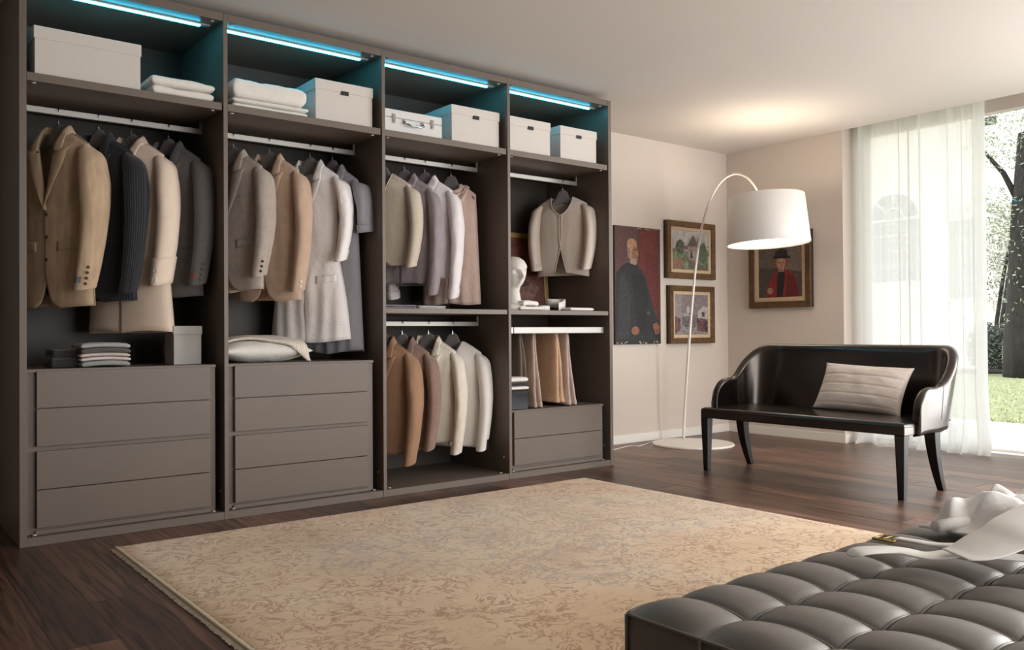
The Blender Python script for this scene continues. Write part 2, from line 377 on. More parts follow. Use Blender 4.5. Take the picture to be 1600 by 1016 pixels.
# pillow and knit throw on the second chest
def pillow(name,label,m,w,h,t,pinch=.12,seam=None):
    o=thing(name,label,'pillow'); b=MB()
    def side(s):
        def fn(a,c):
            x=(a-.5)*2; y=(c-.5)*2
            px=x*(1-pinch*.35*(1-x*x)*0-pinch*.5*(1-abs(y)**2)*abs(x)**3); py=y*(1-pinch*.5*(1-abs(x)**2)*abs(y)**3)
            f=((1-abs(x)**2.6)*(1-abs(y)**2.6))**.55
            wr=ns(x*3,y*3,s*3.)*.08*f+ns(x*9,y*7,4+s)*.03*f
            r=0
            if seam: r=-.10*math.exp(-((((y+1)/2*seam)%1-.5)/.07)**2)*f
            return (px*w/2,py*h/2,s*t/2*(f+wr+r))
        return fn
    b.grid(side(1),40,60); b.grid(side(-1),40,60,flip=True)
    b.obj('cover',m,o,smooth=True,fix=True); return o
m_pil=mat('white_quilted_cotton',(224,220,214),.8,var=.03,vscale=8,bump=.3,bscale=40,sheen=.2)
pl=pillow('pillow','white satin pillow lying under a ribbed cream throw',m_pil,.50,.42,.13); pl.location=(1.215,.285,.862); pl.rotation_euler=(0.0,0,-.08)
# ribbed throw draped over the pillow
m_rib=mat('cream_ribbed_knit',(226,216,202),.9,bump=.3,bscale=150,sheen=.3)
th=thing('knit_throw','cream ribbed knit throw draped over the white pillow','blanket',(1.16,.28,.862))
b=MB()
def fn(a,c):
    x=-.20+.46*a; y=(-.10-.145*a**1.5)*(1-c)+.125*c
    X=(x-.055)/.26; Y=(y-.005)/.21
    f=(max(0,1-min(1,abs(X))**2.6)*max(0,1-min(1,abs(Y))**2.6))**.55
    z=.065*f+.016
    if y<-.205: z=max(-.055,z-(-.205-y)*2.2)
    return (x,y,z+.0018*math.sin(a*70*PI)+ns(x*6,y*6,2)*.006)
b.grid(fn,210,24); b.obj('cloth',m_rib,th,smooth=True,solid=.012)
# shelf items unit 3 mid
m_gst=mat('grey_print_shirt',(150,142,150),.85,var=.45,vscale=60,bump=.2)
folded('folded_shirt','grey patterned shirt folded on the shelf under the pink top','shirt',m_gst,(2.01,.17,ZM+.001),.22,.24,.022,2)
folded('folded_shirt','pale lilac shirt folded beside the grey patterned one on the shelf','shirt',mat('pale_lilac_cotton',(204,196,196),.85,var=.12,vscale=20,bump=.3,bscale=60),(2.245,.19,ZM+.001),.20,.24,.020,2)
# ------------------------------------------------------------------ rug
def rug_mat():
    m=bpy.data.materials.new('rug_wool'); m.use_nodes=True; n=m.node_tree.nodes; l=m.node_tree.links; b=n['Principled BSDF']
    tc=n.new('ShaderNodeTexCoord')
    def noise_(sc,det,dist,off=0):
        mp=n.new('ShaderNodeMapping'); mp.inputs['Location'].default_value=(off,off*.7,0); l.new(tc.outputs['Object'],mp.inputs['Vector'])
        z=n.new('ShaderNodeTexNoise'); z.inputs['Scale'].default_value=sc; z.inputs['Detail'].default_value=det; z.inputs['Distortion'].default_value=dist; l.new(mp.outputs[0],z.inputs['Vector']); return z.outputs['Fac']
    def ramp(src,stops):
        r=n.new('ShaderNodeValToRGB'); l.new(src,r.inputs['Fac']); e=r.color_ramp.elements
        while len(e)<len(stops): e.new(.5)
        for q,(p,c) in zip(e,stops): q.position=p; q.color=(*c,1)
        return r.outputs['Color']
    def mix(f,a,c):
        mx=n.new('ShaderNodeMix'); mx.data_type='RGBA'; l.new(f,mx.inputs['Factor']); l.new(a,mx.inputs['A'])
        if isinstance(c,tuple): mx.inputs['B'].default_value=(*c,1)
        else: l.new(c,mx.inputs['B'])
        return mx.outputs['Result']
    W1,K=(1,1,1),(0,0,0)
    base=ramp(noise_(2.2,4,.5),[(.3,lin((200,166,127))),(.55,lin((216,184,147))),(.75,lin((216,196,164)))])
    # curled tan flourishes: narrow contour bands of distorted noise
    band=ramp(noise_(12,3,1.8,3),[(.41,K),(.455,W1),(.48,W1),(.53,K)])
    brk=ramp(noise_(6,3,.5,9),[(.32,K),(.50,W1)])
    mu=n.new('ShaderNodeMath'); mu.operation='MULTIPLY'; l.new(band,mu.inputs[0]); l.new(brk,mu.inputs[1])
    m2=n.new('ShaderNodeMath'); m2.operation='MULTIPLY'; m2.inputs[1].default_value=.8; l.new(mu.outputs[0],m2.inputs[0])
    c1=mix(m2.outputs[0],base,lin((160,112,76)))
    # grey-mauve scrolls gathered in patches
    sc=ramp(noise_(4.2,1.2,1.8,20),[(.44,K),(.475,W1),(.52,K)])
    pk=ramp(noise_(.75,1,0,31),[(.50,K),(.60,W1)])
    mu2=n.new('ShaderNodeMath'); mu2.operation='MULTIPLY'; l.new(sc,mu2.inputs[0]); l.new(pk,mu2.inputs[1])
    m3=n.new('ShaderNodeMath'); m3.operation='MULTIPLY'; m3.inputs[1].default_value=.55; l.new(mu2.outputs[0],m3.inputs[0])
    c2=mix(m3.outputs[0],c1,lin((140,128,122)))
    m4=n.new('ShaderNodeMath'); m4.operation='MULTIPLY'; m4.inputs[1].default_value=.2; l.new(pk,m4.inputs[0])
    c3=mix(m4.outputs[0],c2,lin((196,182,164)))
    l.new(c3,b.inputs['Base Color']); b.inputs['Roughness'].default_value=.95; b.inputs['Specular IOR Level'].default_value=.1; b.inputs['Sheen Weight'].default_value=.25
    bp=n.new('ShaderNodeBump'); bp.inputs['Strength'].default_value=.25; bp.inputs['Distance'].default_value=.004; l.new(noise_(420,2,0),bp.inputs['Height']); l.new(bp.outputs['Normal'],b.inputs['Normal'])
    return m
rug=thing('rug','large beige wool rug with faded brown and grey scroll pattern','rug',(RUG[0],RUG[2],0))
RW,RD=RUG[1]-RUG[0],RUG[3]-RUG[2]
b=MB()
def fn(a,c):
    e=min(a*RW,(1-a)*RW,c*RD,(1-c)*RD); z=.014*min(1,(e/.012+.25))
    return (a*RW+(.004*ns(c*60,0,0) if a in(0,1) else 0),c*RD,z+.0012*ns(a*40,c*50,1))
us=[0,.002,.006]+[k/40 for k in range(1,40)]+[.994,.998,1]; vs=[0,.002,.005]+[k/50 for k in range(1,50)]+[.995,.998,1]
vv=[fn(a,c) for c in vs for a in us]; N=len(us)
ff=[(j*N+i,j*N+i+1,(j+1)*N+i+1,(j+1)*N+i) for j in range(len(vs)-1) for i in range(N-1)]
b.add(vv,ff); b.obj('pile',rug_mat(),rug,smooth=True)
m_fr=mat('cream_fringe',(214,200,178),.9,bump=.2)
f=MB()
for k in range(900):
    y=RD*(k+.5)/900; L=.016+.010*random.random(); dy=random.uniform(-.003,.003)
    for side in (0,1):
        x0=0 if side==0 else RW; s=-1 if side==0 else 1
        f.add([(x0-s*.002,y-.0024,.0075),(x0-s*.002,y+.0024,.0075),(x0+s*L*.5,y+.0024+dy*.4,.006),(x0+s*L*.5,y-.0024+dy*.4,.006),(x0+s*L,y+dy+.003,.004),(x0+s*L,y+dy-.003,.004)],[(0,1,2,3),(3,2,4,5)])
fo=f.obj('fringe',m_fr,rug); fo['kind']='stuff'
bnd=MB(); bnd.box(-.004,.012,0,RD,.001,.0150); bnd.obj('edge_binding',mat('grey_beige_binding',(206,190,166),.95,bump=.3),rug,bevel=.004)
# ------------------------------------------------------------------ ottoman
m_lea=mat('grey_brown_leather',(120,115,109),.40,var=.06,vscale=3,bump=.09,bscale=320,spec=.45)
m_pip=mat('leather_piping',(124,119,112),.35)
OX,OY,CX,CY,NX,NY=.672,-3.12,.150,.195,12,7
ott=thing('ottoman','large tufted grey-brown leather ottoman with piped seams on the rug','ottoman',(OX,OY,.0))
ZB=.352
AM=.022
def ph(a,c,le=False,fe=False):
    z=ZB+AM*(abs(math.sin(PI*a))**.62+abs(math.sin(PI*c))**.62)*.9
    if fe: z=z+(edgeF(a+(0 if le else 1))-z)*(1-math.sqrt(1-(1-min(1,c/.30))**2))
    if le: z=z+(ZE-z)*(1-math.sqrt(1-(1-min(1,a/.34))**2))
    if le: return z-.004*math.exp(-min((1-a)*CX,(c if not fe else 1)*CY,(1-c)*CY)/.004)*smooth01(a/.4)
    e=min(a*CX,(1-a)*CX,c*CY,(1-c)*CY); return z-.005*math.exp(-e/.004)
ZE=.362
def edgeF(t): return ZB+AM*.62*abs(math.sin(PI*t))**.75+(ZE-ZB)*max(0,1-t)**2*(1 if t<1 else 0)
PM={}
for i in range(NX):
    for j in range(NY):
        kk=(i==0,j==0)
        if kk not in PM:
            PM[kk]=MB().grid(lambda a,c:(a*CX,-c*CY,ph(a,c,*kk)),14,16,flip=True).mesh('tufted_panel',m_lea); PM[kk].polygons.foreach_set('use_smooth',[True]*len(PM[kk].polygons))
        o=bpy.data.objects.new('tufted_panel',PM[kk]); COL.objects.link(o); o.parent=ott; o.location=(i*CX,-j*CY,0)
def edgez(s): return ZB+AM*.9*abs(math.sin(PI*s))**.62-.0005
def seam(fnp,n):
    b=MB(); pts=[fnp(k/12) for k in range(12*n+1)]; b.tube([p for p in pts],.0042,6); return b
for i in range(NX+1): seam(lambda t,i=i:(i*CX+(.0045 if i else 0),-t*CY,edgez(t%1) if i else ZE-.003),NY).obj('piping',m_pip,ott,smooth=True)
for i in range(1,NX): seam(lambda t,i=i:(i*CX-.0045,-t*CY,edgez(t%1)),NY).obj('piping',m_pip,ott,smooth=True)
for j in range(NY+1): seam(lambda t,j=j:(t*CX,-j*CY,(edgez(t%1) if j else edgeF(t)-.002) if t>=1 or j==0 else edgez(t)+(ZE-edgez(t))*(1-math.sqrt(1-(1-min(1,t/.34))**2))-.002),NX).obj('piping',m_pip,ott,smooth=True)
# side panels, bulging, with vertical seams
def sidep(n,step,pos):
    for k in range(n):
        b=MB(); b.grid(lambda a,c:pos(k+a, c, .012*abs(math.sin(PI*a))**.6*math.sin(PI*c)**.5),8,10); b.obj('side_panel',m_lea,ott,smooth=True,fix=True)
        b=MB(); b.tube([pos(k,c/6,.004) for c in range(7)],.0035,6); b.obj('piping',m_pip,ott,smooth=True)
def zt(t,c,yy=0): 
    top=ZE-.004 if yy else edgeF(t)-.004; return .05+(top-.05)*c
sidep(NY,CY,lambda t,c,bul:(-bul-.012*math.sin(PI*min(1,c))*0,-t*CY,zt(t,c,1)))
sidep(NX,CX,lambda t,c,bul:(t*CX,bul,zt(t,c)))
B('base',mat('dark_base',(30,28,27),.6),ott,.02,NX*CX-.02,-NY*CY+.02,-.02,.02,.30)
for x in (.1,NX*CX-.1):
    for y in (-.1,-NY*CY+.1): MB().lathe([(0,.0135),(.02,.0135),(.025,.06),(0,.06)],12,(x,y,0)).obj('foot',mat('dark_base',(30,28,27)),ott)
b=MB(); b.box(.0,NX*CX,-NY*CY,-NY*CY+.004,.05,ZB+.02); b.box(NX*CX-.004,NX*CX,-NY*CY,0,.05,ZB+.02); b.obj('side_panel',m_lea,ott)
# ------------------------------------------------------------------ bench
m_bl=mat('black_leather',(18,12,10),.24,var=.3,vscale=5,bump=.06,bscale=160,spec=.6,coat=.25)
m_bl.node_tree.nodes['Principled BSDF'].inputs['Specular Tint'].default_value=(1,.84,.74,1)
m_blw=mat('black_lacquered_wood',(16,15,15),.35,spec=.5)
bn=thing('bench','black leather two-seat bench with curved back and tapered legs','bench',(4.28,-1.268,0))
YL=.705        # half length
# local: x' = x-4.28, y' = y+1.268
b=MB()
def seatf(a,c):
    x=-.255+.56*a; y=-YL-.012+(2*YL+.024)*c
    e=min(a*.56,(1-a)*.56,c*2*YL,(1-c)*2*YL); r=.022
    z=.432-(r-math.sqrt(max(0,r*r-max(0,r-e)**2)))+.012*math.sin(PI*a)*math.sin(PI*c)**.5
    return (x,y,z)
us=[0,.006,.015,.03]+[k/14 for k in range(1,14)]+[.97,.985,.994,1]; vs=[0,.0025,.006,.012]+[k/24 for k in range(1,24)]+[.988,.994,.9975,1]
N=len(us); b.add([seatf(a,c) for c in vs for a in us],[(j*N+i,j*N+i+1,(j+1)*N+i+1,(j+1)*N+i) for j in range(len(vs)-1) for i in range(N-1)])
b.obj('seat_cushion',m_bl,bn,smooth=True)
B('seat_frame',m_bl,bn,-.255,.255,-YL-.012,YL+.012,.362,.411,.004)
def taperleg(x,y,w0,w1,ztop,dx=0,dy=0,curve=0):
    b=MB(); n=8
    pts=[]
    for k in range(n+1):
        t=k/n; w_=w0+(w1-w0)*t; ox=dx*(t**1.8 if curve else t); oy=dy*t
        pts+=[(x+ox-w_,y+oy-w_,ztop*(1-t)),(x+ox+w_,y+oy-w_,ztop*(1-t)),(x+ox+w_,y+oy+w_,ztop*(1-t)),(x+ox-w_,y+oy+w_,ztop*(1-t))]
    fs=[(k*4+i,k*4+(i+1)%4,(k+1)*4+(i+1)%4,(k+1)*4+i) for k in range(n) for i in range(4)]
    fs+=[(3,2,1,0),(n*4,n*4+1,n*4+2,n*4+3)]
    b.add(pts,fs).obj('leg',m_blw,bn,fix=True,bevel=.002,seg=1)
for s in (-1,1):
    taperleg(-.226,s*(YL-.018),.029,.018,.362)
    taperleg(.15,s*(YL-.03),.034,.019,.362,dx=.10,dy=s*.006,curve=1)
# shell: swept around three sides; path in plan with rounded corners
def path(t):                         # t 0..1 from one arm front round the back to the other
    A=.30; Rr=.20; Lb=2*(YL+.03)-2*Rr; Lc=PI/2*Rr; tot=2*A+2*Lc+Lb; s=t*tot
    x0=-.115; yo=YL+.03; flare=.0
    if s<A: return (x0+s, yo, 0,1)
    s-=A
    if s<Lc:
        a=s/Rr; return (x0+A+Rr*math.sin(a), yo-Rr+Rr*math.cos(a), math.sin(a), math.cos(a))
    s-=Lc
    if s<Lb: return (x0+A+Rr, yo-Rr-s, 1,0)
    s-=Lb
    if s<Lc:
        a=s/Rr; return (x0+A+Rr*math.cos(a), -yo+Rr-Rr*math.sin(a), math.cos(a), -math.sin(a))
    s-=Lc
    return (x0+A-s, -yo, 0,-1)
def topz(t):
    m=min(t,1-t)
    return .585+.04*smooth01(m/.06)+.235*smooth01((m-.085)/.15)
def shell(t,k,n):                    # k-th point of the section ring
    px,py,nx,ny=path(t); zt_=topz(t); zb=.345; m=min(t,1-t)
    th=.026; front=smooth01(m/.03)
    zt2=zb+.09+(zt_-zb-.09)*(0.30+.70*math.sqrt(max(0,1-(1-min(1,m/.035))**2)))
    lean=.12*smooth01((m-.02)/.28)
    ring=[]
    H=zt2-zb
    for i in range(n):
        a=i/n
        # inner side up (0..0.42), cap (0.42..0.58), outer side down (0.58..1)
        if a<.42: q=a/.42; off=-th; z=zb+ (H-th)*q
        elif a<.58: q=(a-.42)/.16; an=PI*(1-q); off=th*math.cos(an); z=zb+H-th+th*math.sin(an)
        else: q=(a-.58)/.42; off=th; z=zb+(H-th)*(1-q)
        rel=(z-zb)/.5
        o_=off*(.75+.5*min(1,rel))+lean*max(0,rel-.1)*.9-.02
        ring.append((px+nx*o_,py+ny*o_,z))
    return ring
n=30; NT=110; b=MB(); vs=[]
for j in range(NT+1): vs+=shell(j/NT,0,n)
fs=[(j*n+i,j*n+(i+1)%n,(j+1)*n+(i+1)%n,(j+1)*n+i) for j in range(NT) for i in range(n)]
fs+=[tuple(range(n)),tuple(NT*n+i for i in range(n))[::-1]]
b.add(vs,fs).obj('backrest_shell',m_bl,bn,smooth=True,fix=True)
for jj in (12,NT-12):      # sewn seams where the arms meet the back
    ring=shell(jj/NT,0,n)[2:-3]; MB().tube(ring,.0018,6).obj('piping',m_bl,bn,smooth=True)
# cushion on the bench
m_cush=mat('ivory_silk',(230,216,206),.55,var=.04,vscale=20,bump=.25,bscale=35,sheen=.2)
pc=pillow('cushion','ivory rectangular cushion with stitched stripes on the black bench',m_cush,.60,.33,.15,.14,seam=5)
pc['category']='cushion'
ct=at(1343,611,'x',4.44)
pc.matrix_world=Matrix.Translation((4.465,ct.y,.585))@Matrix.Rotation(-PI/2,4,'Z')@Matrix.Rotation(math.radians(62),4,'X')@Matrix.Rotation(-.04,4,'Z')
# ------------------------------------------------------------------ arc lamp
m_lampw=mat('white_lacquer',(236,230,222),.35,spec=.5)
lp=thing('floor_lamp','white arc floor lamp with drum shade and round base','lamp',(5.03,.36,0))
MB().lathe([(0,0),(.338,0),(.340,.006),(.334,.016),(.05,.022),(0,.022)],64).obj('base',m_lampw,lp,smooth=False,bevel=.001)
pts=[(1068,688),(1070,640),(1073,590),(1078,520),(1082,470),(1088,410),(1096,358),(1104,328),(1115,302),(1128,283),(1141,274),(1153,272),(1166,277),(1177,288),(1186,304)]
P=[at(x,y,'x',5.15) for x,y in pts]; P[0].z=.02
def cr(P,n=6):
    out=[]
    for i in range(len(P)-1):
        p0,p1,p2,p3=P[max(i-1,0)],P[i],P[i+1],P[min(i+2,len(P)-1)]
        for k in range(n):
            t=k/n; out.append(.5*((2*p1)+(-p0+p2)*t+(2*p0-5*p1+4*p2-p3)*t*t+(-p0+3*p1-3*p2+p3)*t**3))
    return out+[P[-1]]
off=Vector((5.03,.36,0)); C2=[p-off for p in cr(P)]
MB().tube(C2,lambda t:.0125-.006*t,10).obj('stem',m_lampw,lp,smooth=True)
sc_=at(1199,345,'x',5.165); sc_=sc_-off
def shade_mat():
    m=bpy.data.materials.new('white_shade'); m.use_nodes=True; n=m.node_tree.nodes; l=m.node_tree.links; b=n['Principled BSDF']
    b.inputs['Base Color'].default_value=(*lin((226,221,216)),1); b.inputs['Roughness'].default_value=.4
    t=n.new('ShaderNodeBsdfTranslucent'); t.inputs[0].default_value=(.8,.74,.66,1); mx=n.new('ShaderNodeMixShader'); mx.inputs[0].default_value=.03
    l.new(b.outputs[0],mx.inputs[1]); l.new(t.outputs[0],mx.inputs[2]); l.new(mx.outputs[0],n['Material Output'].inputs[0]); return m
sh=MB().lathe([(.286,.195),(.290,.197),(.293,.194),(.322,-.185),(.320,-.189),(.316,-.185),(.288,.194),(.286,.195)],64).obj('lamp_shade',shade_mat(),lp,smooth=True,loc=sc_)
sh.rotation_euler=(-.045,.0,0)
# frosted diffuser inside the lower rim, glowing
MB().lathe([(.0,-.172),(.313,-.172),(.313,-.168),(0,-.168)],48).obj('diffuser',mat('glowing_diffuser',(250,244,232),.6,emit=(255,240,215),estr=3.2),sh)
MB().lathe([(0,.05),(.03,.05),(.045,.0),(.03,-.05),(0,-.06)],16).obj('bulb',mat('bulb_glass',(255,250,240),.4,emit=(255,236,205),estr=7),sh,smooth=True)
MB().tube([C2[-1]-sc_,Vector((0,0,.12)),Vector((0,0,.05))],.006,8).obj('socket_rod',m_lampw,sh)
ld=bpy.data.lights.new('lamp_light','POINT'); ld.energy=5.5; ld.color=(1,.93,.84); ld.shadow_soft_size=.06
lo=bpy.data.objects.new('lamp_light',ld); COL.objects.link(lo); lo.parent=sh; lo.location=(0,0,.11)
# lamp cord along the wall
cp=[at(1040,686,'z',.004)-off,at(1020,690,'z',.004)-off,at(1000,697,'z',.004)-off,at(985,697,'z',.004)-off,at(970,700,'z',.004)-off,at(955,703,'z',.004)-off,Vector((3.9-5.03,.62-.36,.004))]
MB().tube(cr([Vector(c) for c in cp],4),.0035,6).obj('cord',m_lampw,lp,smooth=True)
# ------------------------------------------------------------------ pictures
def pm_(c,v=.35,s=40):
    c=tuple(int(x*.86+6) for x in c)
    return mat('oil_%d_%d_%d'%c,c,.6,var=v,vscale=s,bump=.25,bscale=90)
def ell(cx,cy,rx,ry,n=20,a0=0,a1=2*PI): return [(cx+rx*math.cos(a0+(a1-a0)*k/n),cy+ry*math.sin(a0+(a1-a0)*k/n)) for k in range(n)]
def picture(name,label,loc,rz,w,h,shapes,frame=None,depth=.04,basec=(120,90,80)):
    """hangs on a wall: local x right, z up, -y towards the room"""
    o=thing(name,label,'painting',loc,rz); iw,ih=w,h
    if frame:
        fw,lw,fc,lc=frame
        fm=mat('frame_%d_%d_%d'%fc,fc,.45,var=.35,vscale=25,metal=.15); lm=mat('liner_%d_%d_%d'%lc,lc,.7,var=.12,vscale=30)
        dk=mat('dark_frame_side',(48,38,30),.6)
        def bar(nm,a,c,ww,y0,y1,m):     # mitred frame bar
            x0,z0,x1,z1=a; X0,Z0,X1,Z1=c
            for q in ([(x0,z0),(x1,z0),(X1,Z0),(X0,Z0)],[(x1,z0),(x1,z1),(X1,Z1),(X1,Z0)],[(x1,z1),(x0,z1),(X0,Z1),(X1,Z1)],[(x0,z1),(x0,z0),(X0,Z0),(X0,Z1)]):
                bb=MB(); bb.add([(x,-y0,z) for x,z in q]+[(q[0][0],-y1,q[0][1]),(q[1][0],-y1,q[1][1]),(q[2][0],-y1*.86,q[2][1]),(q[3][0],-y1*.86,q[3][1])],[(0,1,2,3),(7,6,5,4),(0,4,5,1),(1,5,6,2),(2,6,7,3),(3,7,4,0)])
                bb.obj(nm,m,o,bevel=.002,seg=1,fix=True)
        O=(-w/2,-h/2,w/2,h/2); I=(-w/2+fw,-h/2+fw,w/2-fw,h/2-fw); I2=(I[0]+lw,I[1]+lw,I[2]-lw,I[3]-lw)
        bar('frame_bar',O,I,fw,0.0,depth,fm); bar('liner',I,I2,lw,.002,depth*.72,lm)
        B('backing',dk,o,-w/2-.001,w/2+.001,-depth*.45,-.0003,-h/2-.001,h/2+.001,0)
        iw,ih=I2[2]-I2[0],I2[3]-I2[1]; y0=depth*.5
    else: y0=depth
    ms=[pm_(basec)]; c=MB(); c.box(-iw/2,iw/2,-y0,-.0004 if not frame else -y0+.004,-ih/2,ih/2)
    for k,(col,pts) in enumerate(shapes):
        mm=col if not isinstance(col,tuple) else pm_(col)
        if mm not in ms: ms.append(mm)
        cl=[(min(1,max(0,x)),min(1,max(0,z))) for x,z in pts]
        c.add([((x-.5)*iw,-y0-.0004-.0003*k,(z-.5)*ih) for x,z in cl],[tuple(range(len(cl)))],ms.index(mm))
    c.obj('canvas',ms,o); return o
def rp(col,x0,x1,z0,z1): return (col,[(x0,z0),(x1,z0),(x1,z1),(x0,z1)])
# old unframed portrait
SK=(176,128,98); 
sh=[rp((96,58,52),0,1,0,1),((108,74,70),[(0,.55),(.42,.5),(.5,1),(0,1)]),((122,54,48),[(.5,.42),(.9,.4),(.92,.98),(.55,.99)]),((110,44,40),[(.62,.3),(.95,.3),(.93,.75),(.66,.8)]),
 ((46,48,50),[(0,.0),(.02,.60),(.14,.66),(.26,.69),(.44,.66),(.56,.64),(.66,.58),(.74,.44),(.86,.27),(.97,.17),(1,.03),(.98,0)]),
 ((58,60,61),[(.05,.05),(.08,.55),(.2,.62),(.34,.40),(.30,.05)]),((36,37,40),[(.36,.6),(.60,.58),(.72,.40),(.66,.12),(.46,.10)]),
 ((150,108,84),ell(.40,.72,.09,.055)),((196,148,114),ell(.37,.80,.115,.085)),((202,158,122),ell(.36,.85,.11,.05)),((166,112,84),ell(.43,.77,.07,.07)),((150,140,128),ell(.29,.775,.03,.045)),((178,158,140),ell(.39,.70,.075,.03)),
 ((122,76,58),[(.40,.805),(.47,.81),(.47,.80),(.40,.796)]),((188,134,102),[(.455,.80),(.50,.765),(.455,.76)]),((128,70,58),[(.43,.742),(.49,.744),(.48,.736),(.43,.735)]),
 ((36,36,38),[(.26,.69),(.5,.665),(.48,.648),(.28,.668)]),
 ((160,104,80),ell(.42,.115,.09,.036)),((150,98,78),[(.80,.17),(.90,.185),(.97,.15),(.95,.09),(.86,.08),(.83,.12)]),((120,80,64),[(.86,.13),(.93,.12),(.92,.09),(.87,.09)]),((150,134,112),ell(.71,.27,.03,.012)),((40,40,43),ell(.71,.272,.02,.007))]
for k in range(26):
    x=random.random(); z=random.choice((.012,.006,.02,.988)); sh.append(((196,184,166),ell(x,z,.012+.012*random.random(),.004+.003*random.random(),7)))
picture('portrait_canvas','unframed old oil portrait of a bald man in black against dark red',(4.811,YC-.0005,1.357),0,.565,1.015,sh,depth=.022,basec=(80,52,48))
m_imp=mat('impasto_garden',(132,138,112),.6,col2=(84,92,72),vscale=26,bump=.3,bscale=60)
m_sky=mat('impasto_sky',(186,182,178),.6,col2=(150,150,152),vscale=14,bump=.3)
G=[(m_sky,[(0,.45),(1,.45),(1,1),(0,1)]),(m_imp,[(0,0),(1,0),(1,.55),(.8,.62),(.7,.9),(.66,.5),(.3,.46),(.24,.75),(.12,.7),(.06,.52),(0,.56)]),
 ((176,160,146),[(.44,.28),(.72,.24),(.72,.62),(.44,.6)]),((118,100,90),[(.40,.6),(.58,.92),(.74,.62)]),((172,122,104),[(0,.02),(.34,.02),(.22,.26),(.05,.3)]),((120,110,96),[(.40,.28),(1,.06),(1,.0),(.5,.02)]),
 ((92,108,82),ell(.22,.58,.11,.19)),((104,120,92),ell(.86,.45,.10,.28)),((80,72,64),[(.5,.3),(.56,.3),(.56,.45),(.5,.45)]),((178,176,166),[(.55,.36),(.64,.35),(.64,.5),(.55,.5)]),((148,106,92),[(.26,.52),(.44,.52),(.42,.6),(.3,.6)])]
for k in range(60):
    x,z=random.random(),random.random()*.75; c=random.choice([(112,124,92),(150,150,120),(88,96,74),(160,132,112),(134,142,118)]); G.append((c,ell(x,z,.012+.02*random.random(),.008+.014*random.random(),6)))
picture('framed_painting','gilt-framed landscape with green trees and a pointed tower',(5.497,YC-.0005,1.698),0,.664,.518,G,frame=(.052,.030,(112,84,54),(196,172,140)),depth=.052)
S=[((150,138,140),[(0,.4),(1,.4),(1,1),(0,1)]),((164,156,154),[(0,0),(1,0),(1,.3),(0,.3)]),((172,160,156),[(0,.1),(.22,.2),(.20,1),(0,1)]),((130,92,92),[(0,.0),(.17,.12),(.17,.40),(0,.46)]),
 ((128,122,122),[(.2,.25),(.66,.2),(.66,.48),(.4,.6),(.24,.45)]),((206,200,194),ell(.40,.62,.055,.09)),((190,184,180),[(.22,.46),(.34,.56),(.5,.46)]),((198,192,186),[(.70,.42),(1,.38),(1,.62),(.86,.70),(.68,.56)]),((212,206,200),[(.68,.56),(.86,.72),(1,.70),(1,.62),(.84,.60)]),
 ((84,72,74),[(.82,.45),(.9,.45),(.9,.57),(.82,.57)]),((120,80,82),[(.68,.1),(1,.06),(1,.38),(.68,.42)]),((92,66,68),[(.86,.08),(1,.06),(1,.34),(.86,.36)]),((118,112,112),[(.30,.2),(.62,.18),(.60,.34),(.32,.36)])]
for k in range(50):
    x,z=random.random(),random.random()*.5; S.append((random.choice([(178,170,166),(112,104,106),(140,118,116),(196,190,184),(98,88,90)]),ell(x,z,.01+.015*random.random(),.006+.012*random.random(),6)))
picture('framed_painting','gilt-framed picture of a pale snowy street with houses',(5.502,YC-.0005,1.110),0,.618,.524,S,frame=(.050,.030,(104,78,50),(196,174,144)),depth=.052)
# generic half figure in red with a dark cap (a plain stand-in)
D=[((112,98,88),[(0,.45),(1,.45),(1,1),(0,1)]),((84,74,66),[(0,0),(1,0),(1,.5),(0,.55)]),((128,112,100),[(.6,.5),(1,.45),(1,.9),(.7,.95)]),
 ((146,40,38),[(.18,.0),(.22,.22),(.34,.42),(.48,.50),(.66,.50),(.80,.42),(.90,.22),(.92,0)]),((110,28,30),[(.62,.0),(.66,.4),(.80,.40),(.90,.2),(.92,0)]),((36,32,34),[(.42,.0),(.44,.40),(.50,.50),(.60,.50),(.62,.36),(.56,0)]),
 ((150,84,58),ell(.54,.66,.155,.15)),((196,150,118),ell(.53,.62,.105,.125)),((180,132,104),[(.47,.52),(.60,.52),(.60,.46),(.47,.46)]),((48,40,38),[(.36,.72),(.70,.72),(.66,.84),(.54,.90),(.42,.84)]),((38,32,32),[(.34,.71),(.74,.70),(.74,.74),(.36,.75)]),
 ((96,62,50),ell(.49,.635,.02,.009,10)),((96,62,50),ell(.575,.635,.02,.009,10)),((176,92,76),ell(.535,.555,.03,.010,10)),((170,120,94),[(.525,.63),(.545,.63),(.55,.585),(.52,.585)]),((176,136,106),ell(.28,.12,.07,.06))]
picture('framed_painting','dark gilt-framed portrait of a figure in red jacket and black cap behind the lamp shade',(XC-.0005,.188,1.508),-PI/2,.640,.682,D,frame=(.055,.038,(98,72,48),(186,160,130)),depth=.055)
